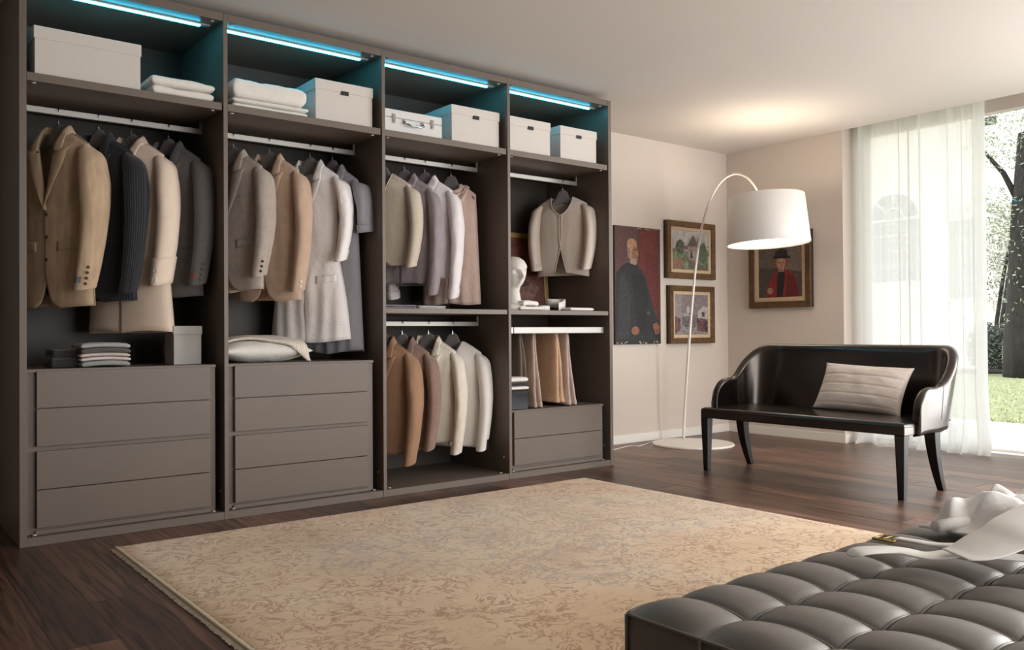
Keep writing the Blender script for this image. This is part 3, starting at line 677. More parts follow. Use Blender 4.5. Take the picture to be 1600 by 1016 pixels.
# ------------------------------------------------------------------ sheer curtain
def sheer_mat():
    m=bpy.data.materials.new('white_voile'); m.use_nodes=True; n=m.node_tree.nodes; l=m.node_tree.links
    for x in list(n):
        if x.type!='OUTPUT_MATERIAL': n.remove(x)
    t=n.new('ShaderNodeBsdfTransparent'); tr=n.new('ShaderNodeBsdfTranslucent'); d=n.new('ShaderNodeBsdfDiffuse')
    tr.inputs[0].default_value=(.93,.93,.91,1); d.inputs[0].default_value=(.9,.89,.87,1)
    a=n.new('ShaderNodeMixShader'); a.inputs[0].default_value=.35; l.new(tr.outputs[0],a.inputs[1]); l.new(d.outputs[0],a.inputs[2])
    lw=n.new('ShaderNodeLayerWeight'); lw.inputs['Blend'].default_value=.35
    mr=n.new('ShaderNodeMapRange'); mr.inputs['To Min'].default_value=.80; mr.inputs['To Max'].default_value=.96; l.new(lw.outputs['Facing'],mr.inputs['Value'])
    mx=n.new('ShaderNodeMixShader'); l.new(mr.outputs[0],mx.inputs[0]); l.new(t.outputs[0],mx.inputs[1]); l.new(a.outputs[0],mx.inputs[2])
    l.new(mx.outputs[0],n['Material Output'].inputs[0]); return m
m_sheer=sheer_mat()
cu=thing('sheer_curtain','floor-length white sheer curtain hanging in front of the garden window','curtain',(6.2,-.95,0))
b=MB()
def fn(a,c):
    z=2.84*c+.004; s=a
    y=.50-1.045*s
    low=max(0,1-z/.55); 
    ph=2*PI*(s*8+.35*math.sin(2*PI*s*2.3)); amp=.026+.020*math.sin(2*PI*s*1.7+1)+.012*low
    x=amp*math.sin(ph)+.006*math.sin(3.1*ph+1)
    y+=.012*math.cos(ph)*1.5
    # right-hand edge gathers into a column and flares at the floor
    g=smooth01((s-.80)/.2); y+=g*(-.045*low**1.5)
    x-=.05*low**2*(.6+.4*math.sin(ph*.5)); 
    if z<.10: x-= .055*((.10-z)/.10)**1.5*(.7+.5*ns(s*9,0,3)); 
    zz=max(.004,z-(.0 if z>.1 else 0)+.02*max(0,.12-z)/.12*ns(s*14,1,1))
    return (x,y,zz)
b.grid(fn,230,56)
b.obj('voile',m_sheer,cu,smooth=True)
# second layer where the cloth is gathered twice: the leading hem and the wall-side stack
for (s0,s1,ph0) in ((.02,.10,.3),(.92,1.0,1.7)):
    b=MB(); b.grid(lambda a,c:( (lambda p:(p[0]+.028+.012*math.sin(a*9+ph0),p[1],p[2]))(fn(s0+(s1-s0)*a,c))),24,40); b.obj('gathered_fold',m_sheer,cu,smooth=True)
B('curtain_track',m_white,cu,-.02,.02,-.55,.52,2.842,2.859,.001)
# ------------------------------------------------------------------ garden
m_ter=mat('pale_terrace_stone',(214,210,206),.7,var=.06,vscale=2)
struct(MB().box(6.52,9.30,-14,12,-.10,-.05).obj('terrace',m_ter))
m_lawn=mat('lawn',(150,154,118),.95,col2=(122,130,96),vscale=9,bump=.6,bscale=60)
struct(MB().box(9.30,40,-25,30,-.14,-.06).obj('lawn',m_lawn))
gr=MB()
for k in range(9000):
    x=9.35+random.random()**1.5*9; y=random.uniform(-3.5,5); h=.015+.03*random.random(); a=random.random()*PI; dx,dy=math.cos(a)*.012,math.sin(a)*.012
    d=Vector((x,y,0))-CAM
    if y>x*.34-2.2+1.2: continue
    gr.add([(x-dx,y-dy,-.06),(x+dx,y+dy,-.06),(x+random.uniform(-.02,.02),y+random.uniform(-.02,.02),-.06+h)],[(0,1,2)])
go=gr.obj('grass_blades',mat('grass_blade',(172,176,136),.9)); go['kind']='stuff'; tag(go,'short mown grass of the lawn beyond the terrace','grass')
FX=23.0
m_fac=mat('cream_render',(232,225,214),.9,var=.05,vscale=.8)
m_pane=mat('grey_window_pane',(120,126,128),.15,spec=.6)
m_munt=mat('white_muntin',(240,238,234),.6)
fa=thing('house','cream rendered house across the garden with arched window','building',(FX,6,-.06))
def wallhole():
    b=MB()
    p=lambda px,py:at(px,py,'x',FX)
    b.box(0,1.0,-14,18,0,9.5); return b
wallhole().obj('wall',m_fac,fa)
def win_(x0,x1,ytop,ybot,arch,rows,cols):
    A=at(x0,ybot,'x',FX); Bp=at(x1,ytop,'x',FX); yl,yr=A.y-6,Bp.y-6; z0,z1=A.z+.06,Bp.z+.06; cy=(yl+yr)/2; hw=abs(yl-yr)/2
    f=MB(); out=[(cy+hw,z0),(cy-hw,z0),(cy-hw,z1)]+([(cy-hw*math.cos(PI*k/14),z1+hw*math.sin(PI*k/14)) for k in range(1,14)] if arch else [])+[(cy+hw,z1)]
    w=MB().prism(out,lambda a,c,d:(d,a,c),-.02,.02).obj('window',m_munt,fa,fix=True)
    sw=hw-.06
    m=MB()
    for r in range(rows):
        for c in range(cols):
            ya=cy+sw-2*sw*c/cols-.02; yb_=cy+sw-2*sw*(c+1)/cols+.02; za=z0+.06+(z1-z0-.06)*r/rows+.02; zb=z0+.06+(z1-z0-.06)*(r+1)/rows-.02
            MB().box(-.045,-.021,min(ya,yb_),max(ya,yb_),za,zb).obj('pane',m_pane,w)
    if arch:
        for k in range(4):
            a0,a1=PI*k/4+.05,PI*(k+1)/4-.05
            q=[(cy-r*math.cos(a),z1+.03+r*math.sin(a)) for r,a in [(sw*.45,a0),(sw*.95,a0),(sw*.95,(a0+a1)/2),(sw*.95,a1),(sw*.45,a1)]]
            MB().prism(q,lambda a,c,d:(d,a,c),-.045,-.021).obj('pane',m_pane,w,fix=True)
        q=[(cy-sw*.38*math.cos(PI*k/10),z1+.03+sw*.38*math.sin(PI*k/10)) for k in range(11)]
        MB().prism(q,lambda a,c,d:(d,a,c),-.045,-.021).obj('pane',m_pane,w,fix=True)
win_(1355,1441,339,446,True,4,4)
win_(1481,1539,339,472,False,4,3)
A=at(1534,185,'x',FX); Bq=at(1557,193,'x',FX)
B('wall_vent',mat('dark_vent',(60,58,54),.8),fa,-.03,.0,Bq.y-6,A.y-6,Bq.z+.06,A.z+.06,0)
B('roof_eave',m_fac,fa,-.05,1.4,-14.2,18.2,9.5,9.8,0)
m_bark=mat('dark_bark',(44,40,36),.95,var=.4,vscale=6,bump=.8,bscale=12)
def leaves(cx,cy,cz,rx,ry,rz_,n,size,par,m,seed,name='foliage'):
    random.seed(seed); b=MB()
    for k in range(n):
        while True:
            p=Vector((random.uniform(-1,1),random.uniform(-1,1),random.uniform(-1,1)))
            if .15<p.length<1: break
        c=Vector((cx+p.x*rx,cy+p.y*ry,cz+p.z*rz_)); u_=Vector((random.gauss(0,1),random.gauss(0,1),random.gauss(0,1))).normalized(); v_=u_.orthogonal().normalized(); s=size*random.uniform(.6,1.3)
        b.add([c-u_*s,c+v_*s*.45,c+u_*s,c-v_*s*.45],[(0,1,2,3)])
    o=b.obj(name,m,par); o['kind']='stuff'; return o
m_l1=mat('pale_leaf',(146,156,132),.7,var=.3,vscale=3); m_l2=mat('dark_leaf',(72,80,70),.7,var=.4,vscale=3)  # two leaf tones, one pale and one dark
tx=19.3; tp=at(1616,560,'x',tx)
t=thing('tree','dark-trunked tree with pale green leaves beyond the lawn','tree',(tx,tp.y,-.06))
b=MB(); b.tube([(0,0,-.02),(.02,.0,.8),(-.03,.06,2.0),(.05,-.02,3.4),(.1,-.1,5.2)],lambda q:.60-.24*q+.06*math.sin(q*9),14); b.obj('trunk',m_bark,t,smooth=True)
for (p1,p2,r) in (((0,.1,3.4),(-.3,.9,5.0),.08),((0,.0,3.4),(.2,-1.2,5.0),.12)):
    MB().tube([p1,((p1[0]+p2[0])/2,(p1[1]+p2[1])/2,(p1[2]+p2[2])/2+.2),p2],lambda q,r=r:r*(1-.6*q),8).obj('branch',m_bark,t,smooth=True)
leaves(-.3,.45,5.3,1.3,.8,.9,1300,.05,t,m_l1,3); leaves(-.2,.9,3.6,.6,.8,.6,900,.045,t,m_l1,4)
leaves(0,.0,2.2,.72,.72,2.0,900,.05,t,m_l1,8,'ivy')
c0=at(1562,500,'x',22.3)
iv=thing('climbing_vine','dark climbing vine with pale leaves on the house wall','vine',(22.6,c0.y,-.06))
for k,dy in enumerate((0,.12,-.1)):
    MB().tube([(0,dy,0),(.05,dy+.1,1.2),(.1,dy-.06,2.4),(.15,dy-.25,3.4),(.2,dy-.5,4.2)],lambda q:.06*(1-.5*q),7).obj('stem',m_bark,iv,smooth=True)
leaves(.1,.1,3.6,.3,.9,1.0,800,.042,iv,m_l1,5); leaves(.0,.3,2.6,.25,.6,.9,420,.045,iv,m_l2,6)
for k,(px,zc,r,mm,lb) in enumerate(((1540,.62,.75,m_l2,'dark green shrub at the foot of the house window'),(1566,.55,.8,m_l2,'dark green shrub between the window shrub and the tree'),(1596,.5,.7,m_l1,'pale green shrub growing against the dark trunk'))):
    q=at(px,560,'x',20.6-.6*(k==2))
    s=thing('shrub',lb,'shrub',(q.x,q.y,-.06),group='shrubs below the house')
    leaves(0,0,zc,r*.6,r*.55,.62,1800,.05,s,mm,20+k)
    MB().tube([(0,0,0),(.05,.05,.5)],.04,6).obj('stem',m_bark,s)
q=at(1585,588,'x',19.8)
lg=MB().tube([(0,-1.6,.06),(0.1,0,.10),(0,1.6,.07)],.05,8).obj('fallen_branch',m_bark,loc=(q.x-.3,q.y,-.07),smooth=True); tag(lg,'dark fallen branch lying along the far edge of the lawn','branch')
random.seed(11)
# ------------------------------------------------------------------ hangers and garments
m_hook=mat('hook_wire',(190,188,184),.25,metal=1)
m_hang=mat('grey_plastic_hanger',(116,113,113),.4,spec=.5)
HANG={}
def hanger(xh,zr,ang,label,group='grey plastic hangers on the rails'):
    o=thing('clothes_hanger',label,'hanger',(xh,RY,zr),ang-PI/2,group)
    if not HANG:
        # body: curved shoulders, thicker and flared at the ends; flat broad neck piece
        b=MB()
        def fn(a,c):
            th=2*PI*a; s=(c-.5)*2; u=.165*s; z=-.118-.105*abs(s)**1.15
            hh=.014+.048*smooth01((.42-abs(s))/.25); tt=.006+.004*smooth01((abs(s)-.35)/.6)
            zz=hh*math.sin(th); yy=tt*math.cos(th)-.018*s*s*0
            z+= .014*smooth01((.42-abs(s))/.25)
            return (u,yy-.012*abs(s)**2,z+zz*.8)
        b.grid(fn,12,36,True); b.f.append(tuple(range(12))); b.m.append(0); b.f.append(tuple(36*12+k for k in range(12))); b.m.append(0)
        HANG['body']=b.mesh('hanger_body',m_hang); HANG['body'].polygons.foreach_set('use_smooth',[True]*len(HANG['body'].polygons))
        pts=[(0,0,-.062),(0,0,-.045),(0,.002,-.034),(0,.014,-.024),(0,.022,-.008),(0,.020,.008),(0,.010,.0185),(0,-.004,.0185),(0,-.015,.010),(0,-.018,-.002)]
        h=MB().tube([Vector(p) for p in pts],.0028,6); HANG['hook']=h.mesh('hook',m_hook)
        HANG['hook'].polygons.foreach_set('use_smooth',[True]*len(HANG['hook'].polygons))
        HANG['collar']=MB().lathe([(0,-.068),(.007,-.068),(.005,-.050),(0,-.050)],10).mesh('ferrule',m_hook)
    for nm,k in (('hanger_body','body'),('hook','hook'),('ferrule','collar')):
        c=bpy.data.objects.new(nm,HANG[k]); COL.objects.link(c); c.parent=o
        if nm=='hook': c.rotation_euler=(0,0,-(ang-PI/2)-PI/2+PI/2)   # hook stays square to the rail
    return o
def fab(name,c,rough=.85,var=.06,vs=25,bump=.13,bs=260,sheen=.2,stripe=None,col2=None,stretch=None):
    return mat(name,c,rough,var=var,vscale=vs,bump=bump,bscale=bs,spec=.2,sheen=sheen,stripe=stripe,col2=col2,stretch=stretch)
def garment(name,label,cat,xh,ang,m,zn,L,W=.205,slope=.085,nh=.070,neck='v',vz=.30,lapel=.075,collar=True,sleeve=.62,sr=(.078,.052),
            short=False,a_hem=.20,b=.062,cut=.05,overlap=.012,flare=0,wr=.004,seed=0,yh=None,lining=None,sout=.035,cuff=None,btn=None,nb=2,
            cbtn=0,pocket=False,open_from=None,group=None,sfwd=.018,label_patch=None,standc=False,sleeveless=False,waist=0,edge=None,pleat=0,gap=0,tag_dark=False):
    g=thing(name,label,cat,(xh,RY if yh is None else yh,zn),ang-PI/2,group)
    sd=seed*7.3
    ac=W*.93 if not sleeveless else W
    def aw(h):
        if h<slope: return W-.014
        t=(h-slope)
        if t<.20: return W-.014+(ac*.97-W+.014)*smooth01(t/.20)
        q=(t-.20)/max(.05,(L-slope-.20)); base=ac*.97+(a_hem-ac*.97)*q
        return base-waist*math.exp(-((q-.35)/.22)**2)
    def bd(h,htop): return b*(.30+.70*smooth01((h-htop)/.09))*(1+.25*flare*h/L)
    def ztop(u): 
        q=max(0,(abs(u)-nh)/(W-nh)); return -slope*q**1.15
    def inner(h,sgn):
        base=(-overlap if sgn>0 else -overlap*.6)+gap
        if h>vz:
            if open_from and h>open_from: base+=cut*((h-open_from)/(L-open_from))**1.3
            elif cut and not open_from and h>L-.22: base+=cut*((h-L+.22)/.22)**2
            return base
        if neck=='round': return base+(nh-base)*math.sqrt(max(0,1-(h/vz)**2))
        return nh+(base-nh)*(h/vz)**.9
    def wrk(u,h,s): return (1-min(1,abs(u)/aw(h))**6)*wr*(ns(u*9+sd,h*3.5+s,sd)*1.2+.7*ns(u*24+sd,h*8,s+sd))*min(1,h/.12)
    def pl(u,h): return (1-min(1,abs(u)/aw(h))**6)*pleat*math.sin(u*75+3*ns(u*3,h*2,sd))*smooth01((h-L*.42)/(L*.5))
    def fv(u,h,htop):
        a=aw(h); r=max(0,1-(abs(u)/a)**2.4)
        return bd(h,htop)*r**.55+wrk(u,h,1)+pl(u,h)
    def fpt(sgn,q,t,lift=0):
        ut=nh+(W-.014-nh)*q; zt_=ztop(ut); ht=-zt_; lh=L+(.012*math.sin(q*3+sd))-(.035*(1-q)**3*0)
        if cut and not open_from: lh=L-.0+.015*(1-q)-.03*math.exp(-q*q/.01)
        h=ht+(lh-ht)*t; i=inner(h,sgn); u=i+(aw(h)-i)*q
        u_=u if t>0 else ut
        return (sgn*u_, -(fv(u_,h,ht)+lift), -h)
    body=MB()
    for sgn in (1,-1):
        body.grid(lambda a,c,s=sgn:fpt(s,a,c,.004 if s>0 else 0),16,34,flip=(sgn<0),uvf=lambda a,c,s=sgn:(s*a*.22+.003,c*L))
    def bpt(a,c):
        s=(a-.5)*2; ut=(W-.014)*s; ht=-ztop(ut)
        if abs(ut)<nh: ht=.012*(1-(ut/nh)**2)
        h=ht+(L-ht)*c; u=aw(h)*s
        if c==0: u=ut
        av=aw(h)+.002; r=max(0,1-abs(s)**2.4)
        return (u, bd(h,ht)*.85*r**.55+wrk(u,h,5)+pl(u,h)*.6, -h)
    body.grid(bpt,28,34,uvf=lambda a,c:((a-.5)*.44,c*L))
    body.obj('body',m,g,smooth=True,solid=.003,weld=True)
    m_in=lining or m
    # lapels
    if lapel and neck=='v':
        hn=.115
        for sgn in (1,-1):
            lb_=MB()
            def lf(a,c,s=sgn):
                h=vz+(hn-vz)*c; h2=h-.022*a*smooth01((c-.75)/.25); wv=lapel*(c**.75)
                i=inner(h,s); u=i+wv*a; ht=-ztop(min(u,W))
                lift=.005+.012*math.sin(PI*a*.75)+.004*a
                return (s*u,-(fv(min(u,W),h2,ht if h2>ht else 0)+lift),-h2)
            lb_.grid(lf,6,18,flip=(sgn<0),uvf=lambda a,c:(a*.08+c*.05,c*.2)); lb_.obj('lapel',m,g,smooth=True,solid=.003)
    if collar:
        # neck path: notch -> neck side -> back -> other side
        P=[]; hn=.108 if (lapel and neck=='v') else .055
        def nb_(h,s):
            i=inner(h,s) if not standc else nh*.95; u=min(i,W); ht=max(0,-ztop(u)); return Vector((s*u,-(fv(u,max(h,.001),min(ht,h))+.004),-h))
        left=[nb_(hn*(1-k/5),-1) for k in range(5)]; right=[nb_(hn*(1-k/5),1) for k in range(5)][::-1]
        mid=[Vector((-nh*math.cos(PI*k/8),.052*math.sin(PI*k/8)-.004,-.002)) for k in range(9)]
        P=left+mid+right; n=len(P)
        stand=.034 if not standc else .05; fall=.050 if lapel else .058
        cb=MB()
        def cf(a,c):
            k=c*(n-1); i=min(int(k),n-2); p=P[i].lerp(P[i+1],k-i); ctr=Vector((0,.01,p.z)); d=(p-ctr); d.z=0; d=d.normalized() if d.length>1e-6 else Vector((0,-1,0))
            e=abs(c-.5)*2; st=stand*(1-smooth01((e-.45)/.45)*.85); fl=fall*(1-.12*e)
            if standc: return p+Vector((0,0,1))*(stand*a)+d*(.006*math.sin(PI*a))
            if a<.35: q=a/.35; return p+Vector((0,0,st*q))+d*(.002)
            q=(a-.35)/.65; ef=smooth01((e-.35)/.5)
            side=Vector((1 if c>.5 else -1,0,0))
            out=d*(1-ef)+side*ef; dn=1-.80*ef
            r=p+Vector((0,0,st))+out*(fl*q*(.55+.45*ef))+Vector((0,0,-1))*(fl*q*(.95*dn+.30*ef)); r.y-=.006*ef+.004*math.sin(PI*q)*ef
            return r
        cb.grid(cf,8,36); cb.obj('collar',m,g,smooth=True,solid=.003)
    if edge:      # visible front edging cord
        for s in (1,-1):
            pts=[Vector(fpt(s,0,t/24,.006)) for t in range(25)]; MB().tube(pts,.003,5).obj('edge_trim',edge,g,smooth=True)
    # sleeves
    if not sleeveless:
        for s in (1,-1):
            sb=MB(); n=20; K=26
            r0,r1=sr
            def cen(t):
                return Vector((s*(W-.030+.010*min(1,t/.1)+sout*(1-math.exp(-t*4))*.85+(.006 if short else .022)*math.sin(PI*t)-(0 if short else .012)*t*t), -(sfwd*math.sin(PI*t*.9)+(0 if short else .05)*t**2.2-.006) , -slope+.008-(sleeve+.008)*t))
            def rad(t):
                cap=math.sqrt(max(0,1-(1-min(1,(t+.002)/.10))**2)); rr=r0+(r1-r0)*t**1.1
                return rr*(.16+.84*cap)
            def sf(a,c):
                th=2*PI*a; ce=cen(c); r=rad(c); e=min(1,c/.12)
                w_=wr*e*(ns(math.cos(th)*2.2+sd,c*2.6+s,math.sin(th)*2.2)+.55*ns(math.cos(th)*4+sd,c*9,math.sin(th)*4)-.5*math.exp(-((c-.50)/.05)**2)*max(0,math.sin(th)))
                ru=r*.58+w_; rv=r*(.74+.26*smooth01(c/.30))+w_
                return (ce.x+s*ru*math.cos(th), ce.y-rv*math.sin(th), ce.z-.012*math.sin(th)*c-.012*math.cos(th)*max(0,1-c/.12))
            sb.grid(sf,n,K,True,flip=(s<0),uvf=lambda a,c:(a*.42,c*sleeve))
            # turn-in at the cuff, cap at the top
            o0=len(sb.v)-n
            inn=[]; inn2=[]; ce=cen(1)
            for k in range(n):
                p=Vector(sb.v[o0+k]); q=Vector((ce.x,ce.y,p.z)); inn.append(tuple(p+Vector((0,0,.0002)))); inn2.append(tuple(q+(p-q)*.86+Vector((0,0,.05))))
            o0=len(sb.v); sb.v+=inn; sb.uv+=[(k/n*.42,0) for k in range(n)]
            o1=len(sb.v); sb.v+=inn2; sb.uv+=[(k/n*.42,0) for k in range(n)]
            for k in range(n): sb.f.append((o0+k,o0+(k+1)%n,o1+(k+1)%n,o1+k)); sb.m.append(0)
            sb.f.append(tuple(range(n))); sb.m.append(0); sb.f.append(tuple(o1+k for k in range(n))); sb.m.append(0)
            so_=sb.obj('sleeve',m,g,smooth=True,fix=True)
            if cuff:       # deep turned-back cuff
                c0=1-cuff/sleeve; cbm=MB(); cbm.grid(lambda a,c:tuple(cen(c0+(1.004-c0)*c)+ (Vector(sf(a,c0+(1-c0)*c))-cen(c0+(1-c0)*c))*1.09),n,6,True); cbm.obj('cuff',m,so_,smooth=True,solid=.003)
            if cbtn and s>0:
                for k in range(cbtn):
                    t=1-(.028+k*.026*(1.7 if cuff else 1))/sleeve; big=1.9 if cuff else 1
                    a=.215 if cuff else .095
                    p=Vector(sf(a,t)); d=(p-cen(t)); d.z=0; d.normalize(); p+=d*(.006 if cuff else .001)
                    ob=MB().lathe([(0,.004),(.006*big,.004),(.0075*big,.002),(.0075*big,-.002),(0,-.002)],10).obj('cuff_button',btn or m,so_)
                    ob.matrix_local=Matrix.Translation(p)@d.to_track_quat('Z','Y').to_matrix().to_4x4()
            if label_patch and s>0:
                t=1-.05/sleeve; pb=MB(); pb.grid(lambda a,c:tuple(cen(t-.028/sleeve*(c-.5))+(Vector(sf(.165+.13*a,t-.028/sleeve*(c-.5)))-cen(t-.028/sleeve*(c-.5)))*1.03),6,2); pb.obj('sleeve_label',label_patch,so_,solid=.001)
            if tag_dark and s>0:
                p=Vector(sf(.02,.93)); MB().box(-.003,.0,-.016,.016,-.05,.02).obj('sewn_tag',mat('black_tag',(26,25,26),.5),so_,loc=p+Vector((.004,0,0)))
    if btn and nb:
        for k in range(nb):
            h=vz+.02+k*(.11 if L<.9 else .16)
            if open_from and h>open_from: break
            ht=0; p=Vector((.004+gap,-(fv(0,h,0)+.006),-h)); o=MB().lathe([(0,.003),(.008,.003),(.010,.0),(0,0)],12).obj('button',btn,g)
            o.matrix_local=Matrix.Translation(p)@Matrix.Rotation(PI/2,4,'X')
    if pocket:
        for s in (1,-1):
            h=L*.64; pb=MB()
            pb.grid(lambda a,c:(lambda u,hh:(s*u,-(fv(u,hh,0)+.007),-hh))(.065+.115*a,h+.045*c-.012*a),8,3,flip=(s<0)); pb.obj('pocket_flap',m,g,smooth=True,solid=.004)
        u0,h0=.075,.235; pb=MB(); pb.grid(lambda a,c:(.078+.085*a,-(fv(.078+.085*a,h0+.02*c-.012*a,0)+.004),-(h0+.02*c-.012*a)),6,2); pb.obj('breast_pocket',m,g,smooth=True,solid=.003)
    # woven size label inside the back neck
    if neck!='none':
        MB().box(-.022,.022,-.002,0,-.022,-.008).obj('neck_label',mat('woven_label',(60,54,54),.7),g,loc=(0,bd(.03,0)*.55-.004,-.014))
    return g
A30=math.radians(40)
bt_br=mat('brown_button',(88,66,48),.35); bt_bk=mat('black_button',(24,22,22),.35); bt_wh=mat('pearl_button',(224,216,206),.3)
G1='jackets on the rail above the sweaters'
HL='grey plastic hanger holding the '
def hung(xh,zr,nm,lb,cat,m,zn,L,hl,ang=A30,**k):
    hanger(xh,zr,ang,HL+hl); return garment(nm,lb,cat,xh,ang,m,zn,L,**k)
f_be=fab('beige_linen',(186,160,132),var=.22,vs=30,stretch=(1,1,.25)); f_pin=fab('black_pinstripe_wool',(30,30,34),stripe=(.0135,.07,(92,94,100)))
f_cr=fab('cream_wool',(224,204,186),var=.03); f_gy=fab('grey_wool',(104,101,99),var=.12,vs=70)
hung(.220,RZ,'blazer','beige linen blazer with notched lapels hanging above folded sweaters','blazer',f_be,1.965,.865,'beige linen blazer',math.radians(35),seed=1,vz=.40,lapel=.085,sleeve=.70,btn=bt_br,nb=3,cbtn=4,sr=(.098,.064),W=.208,a_hem=.22,b=.07,wr=.005,sfwd=.01,label_patch=mat('blue_grey_label',(92,98,106),.7),pocket=True,group=G1)
hung(.404,RZ,'blazer','black pinstripe blazer between the beige blazer and cream coat','blazer',f_pin,1.955,.825,'pinstripe blazer',seed=2,vz=.45,sleeve=.70,btn=bt_bk,nb=2,cbtn=4,sr=(.088,.060),W=.21,a_hem=.22,b=.065,lining=None,pocket=True,group=G1)
hung(.562,RZ,'coat','long cream wool coat with two big cuff buttons','coat',f_cr,1.960,.995,'cream coat',seed=3,cut=0,vz=.16,lapel=.06,sleeve=.66,cuff=.135,btn=bt_wh,nb=3,cbtn=2,sr=(.085,.070),W=.205,a_hem=.25,b=.07,flare=.4,wr=.003,group=G1)
hung(.749,RZ,'blazer','plain grey wool blazer beside the cream coat','blazer',f_gy,1.960,.80,'grey blazer',seed=4,vz=.42,sleeve=.655,btn=bt_bk,cbtn=4,sr=(.086,.060),W=.205,a_hem=.205,label_patch=mat('red_grey_label',(120,76,74),.7),pocket=True,group=G1)
G2='garments on the rail above the pillow'
f_gr=fab('greige_linen',(170,158,148),var=.12,vs=40); f_tan=fab('tan_cotton',(192,164,142),var=.10,vs=18); f_wd=fab('white_crinkled_linen',(238,233,231),var=.05,vs=12,bump=.4,bs=45); f_gd=fab('blue_grey_crepe',(162,159,166),var=.06,vs=30)
hung(1.100,RZ,'blazer','greige linen blazer with flap pockets beside the tan blazer','blazer',f_gr,1.960,.755,'greige blazer',math.radians(33),seed=5,vz=.42,sleeve=.60,btn=bt_bk,cbtn=3,sr=(.084,.058),pocket=True,group=G2,wr=.005)
hung(1.310,RZ,'blazer','tan cotton blazer with pearl cuff buttons beside the white dress','blazer',f_tan,1.965,.815,'tan blazer',seed=6,vz=.40,sleeve=.68,btn=bt_wh,cbtn=2,sr=(.084,.060),W=.20,group=G2,wr=.006)
hung(1.562,RZ,'dress','white linen wrap dress with rolled sleeves','dress',f_wd,1.960,1.045,'white dress',seed=7,vz=.36,lapel=.06,collar=True,sleeve=.49,sr=(.075,.048),W=.195,a_hem=.255,b=.055,flare=.9,cut=0,waist=.02,wr=.008,pleat=.006,cuff=.055,pocket=True,group=G2,nb=0,sout=.06)
hung(1.707,RZ,'dress','blue-grey short-sleeved shirt dress beside the white dress','dress',f_gd,1.945,1.100,'blue-grey dress',math.radians(30),seed=8,vz=.20,lapel=0,sleeve=.30,sr=(.080,.066),short=True,W=.195,a_hem=.215,b=.055,cut=0,wr=.006,pleat=.004,btn=bt_wh,nb=4,group=G2,sout=.07,cuff=.04)
G3='jackets on the upper rail of the two-rail unit'
f_b3=fab('sand_tweed',(198,184,168),var=.12,vs=90); f_mv=fab('mauve_nylon',(146,135,139),.55,var=.12,vs=14,bump=.5,bs=30); f_wj=fab('white_nylon',(228,221,222),.6,var=.05,vs=12,bump=.45,bs=30); f_pk=fab('powder_pink_silk',(208,182,170),.6,var=.08,vs=14,bump=.4,bs=40)
hung(2.055,RZ,'jacket','short sand-coloured collarless jacket beside the mauve jacket','jacket',f_b3,1.955,.57,'sand-coloured jacket',seed=9,vz=.34,lapel=0,collar=False,sleeve=.50,sr=(.080,.060),W=.20,a_hem=.215,group=G3,btn=None,nb=0,edge=mat('sand_trim',(214,200,182),.8))
hung(2.209,RZ,'jacket','mauve nylon jacket with gathered hem between sand and white jackets','jacket',f_mv,1.950,.69,'mauve nylon jacket',seed=10,vz=.10,lapel=0,sleeve=.665,sr=(.080,.058),W=.20,a_hem=.21,cut=0,wr=.010,group=G3,nb=0,pleat=.003)
hung(2.364,RZ,'jacket','white nylon jacket with small collar beside the pink top','jacket',f_wj,1.955,.64,'white nylon jacket',seed=11,vz=.09,lapel=0,sleeve=.685,sr=(.082,.056),W=.20,a_hem=.19,cut=0,wr=.009,group=G3,nb=0,cuff=.05)
pk=hung(2.570,RZ,'sleeveless_top','powder pink sleeveless top with draped scarf neck','top',f_pk,1.945,.795,'pink sleeveless top',seed=12,vz=.22,lapel=0,collar=False,sleeveless=True,W=.185,a_hem=.20,cut=0,wr=.008,group=G3,nb=0,pleat=.004,b=.055)
for k in range(4):
    pts=[Vector(((.078+.012*k)*math.cos(f),(.034*math.sin(f) if math.sin(f)>0 else -(.052+.010*k)*abs(math.sin(f))),.004-.030*abs(math.cos(f))-(.055+.036*k)*max(0,-math.sin(f))**1.3)) for f in [2*PI*i/28 for i in range(29)]]
    MB().tube(pts,lambda t,k=k:.013+.004*math.sin(t*23+k*2),9).obj('cowl_fold',f_pk,pk,smooth=True)
G4='jackets on the lower rail of the two-rail unit'
f_ca=fab('camel_suede',(158,122,95),var=.12,vs=9); f_bm=fab('mauve_brown_cotton',(140,114,103),var=.12,vs=20); f_lc=fab('ivory_satin',(218,208,192),.55,var=.05,vs=14,bump=.35,bs=40); f_lw=fab('white_crepe',(224,218,212),var=.03)
hung(2.050,1.016,'blazer','camel suede blazer with long sleeves on the lower rail','blazer',f_ca,.905,.69,'camel blazer',math.radians(33),seed=13,vz=.36,sleeve=.665,sr=(.084,.060),group=G4,btn=bt_br,W=.205,wr=.005)
hung(2.187,1.016,'jacket','mauve-brown cotton jacket between the camel and ivory jackets','jacket',f_bm,.905,.68,'mauve-brown jacket',seed=14,vz=.28,sleeve=.59,sr=(.076,.056),group=G4,btn=bt_br,nb=3,W=.195)
hung(2.385,1.016,'jacket','ivory satin jacket between mauve-brown and white jackets','jacket',f_lc,.910,.65,'ivory satin jacket',seed=15,vz=.28,sleeve=.635,sr=(.076,.058),group=G4,btn=bt_wh,nb=3,W=.20,wr=.007,cut=.03)
hung(2.575,1.016,'jacket','white crepe jacket with black sleeve tag on the lower rail','jacket',f_lw,.900,.70,'white crepe jacket',seed=16,vz=.20,lapel=0,collar=False,sleeve=.62,sr=(.084,.060),group=G4,nb=0,W=.21,a_hem=.21,cut=0,wr=.003,tag_dark=True)
f_m4=fab('oatmeal_tweed',(204,191,179),var=.05,vs=80)
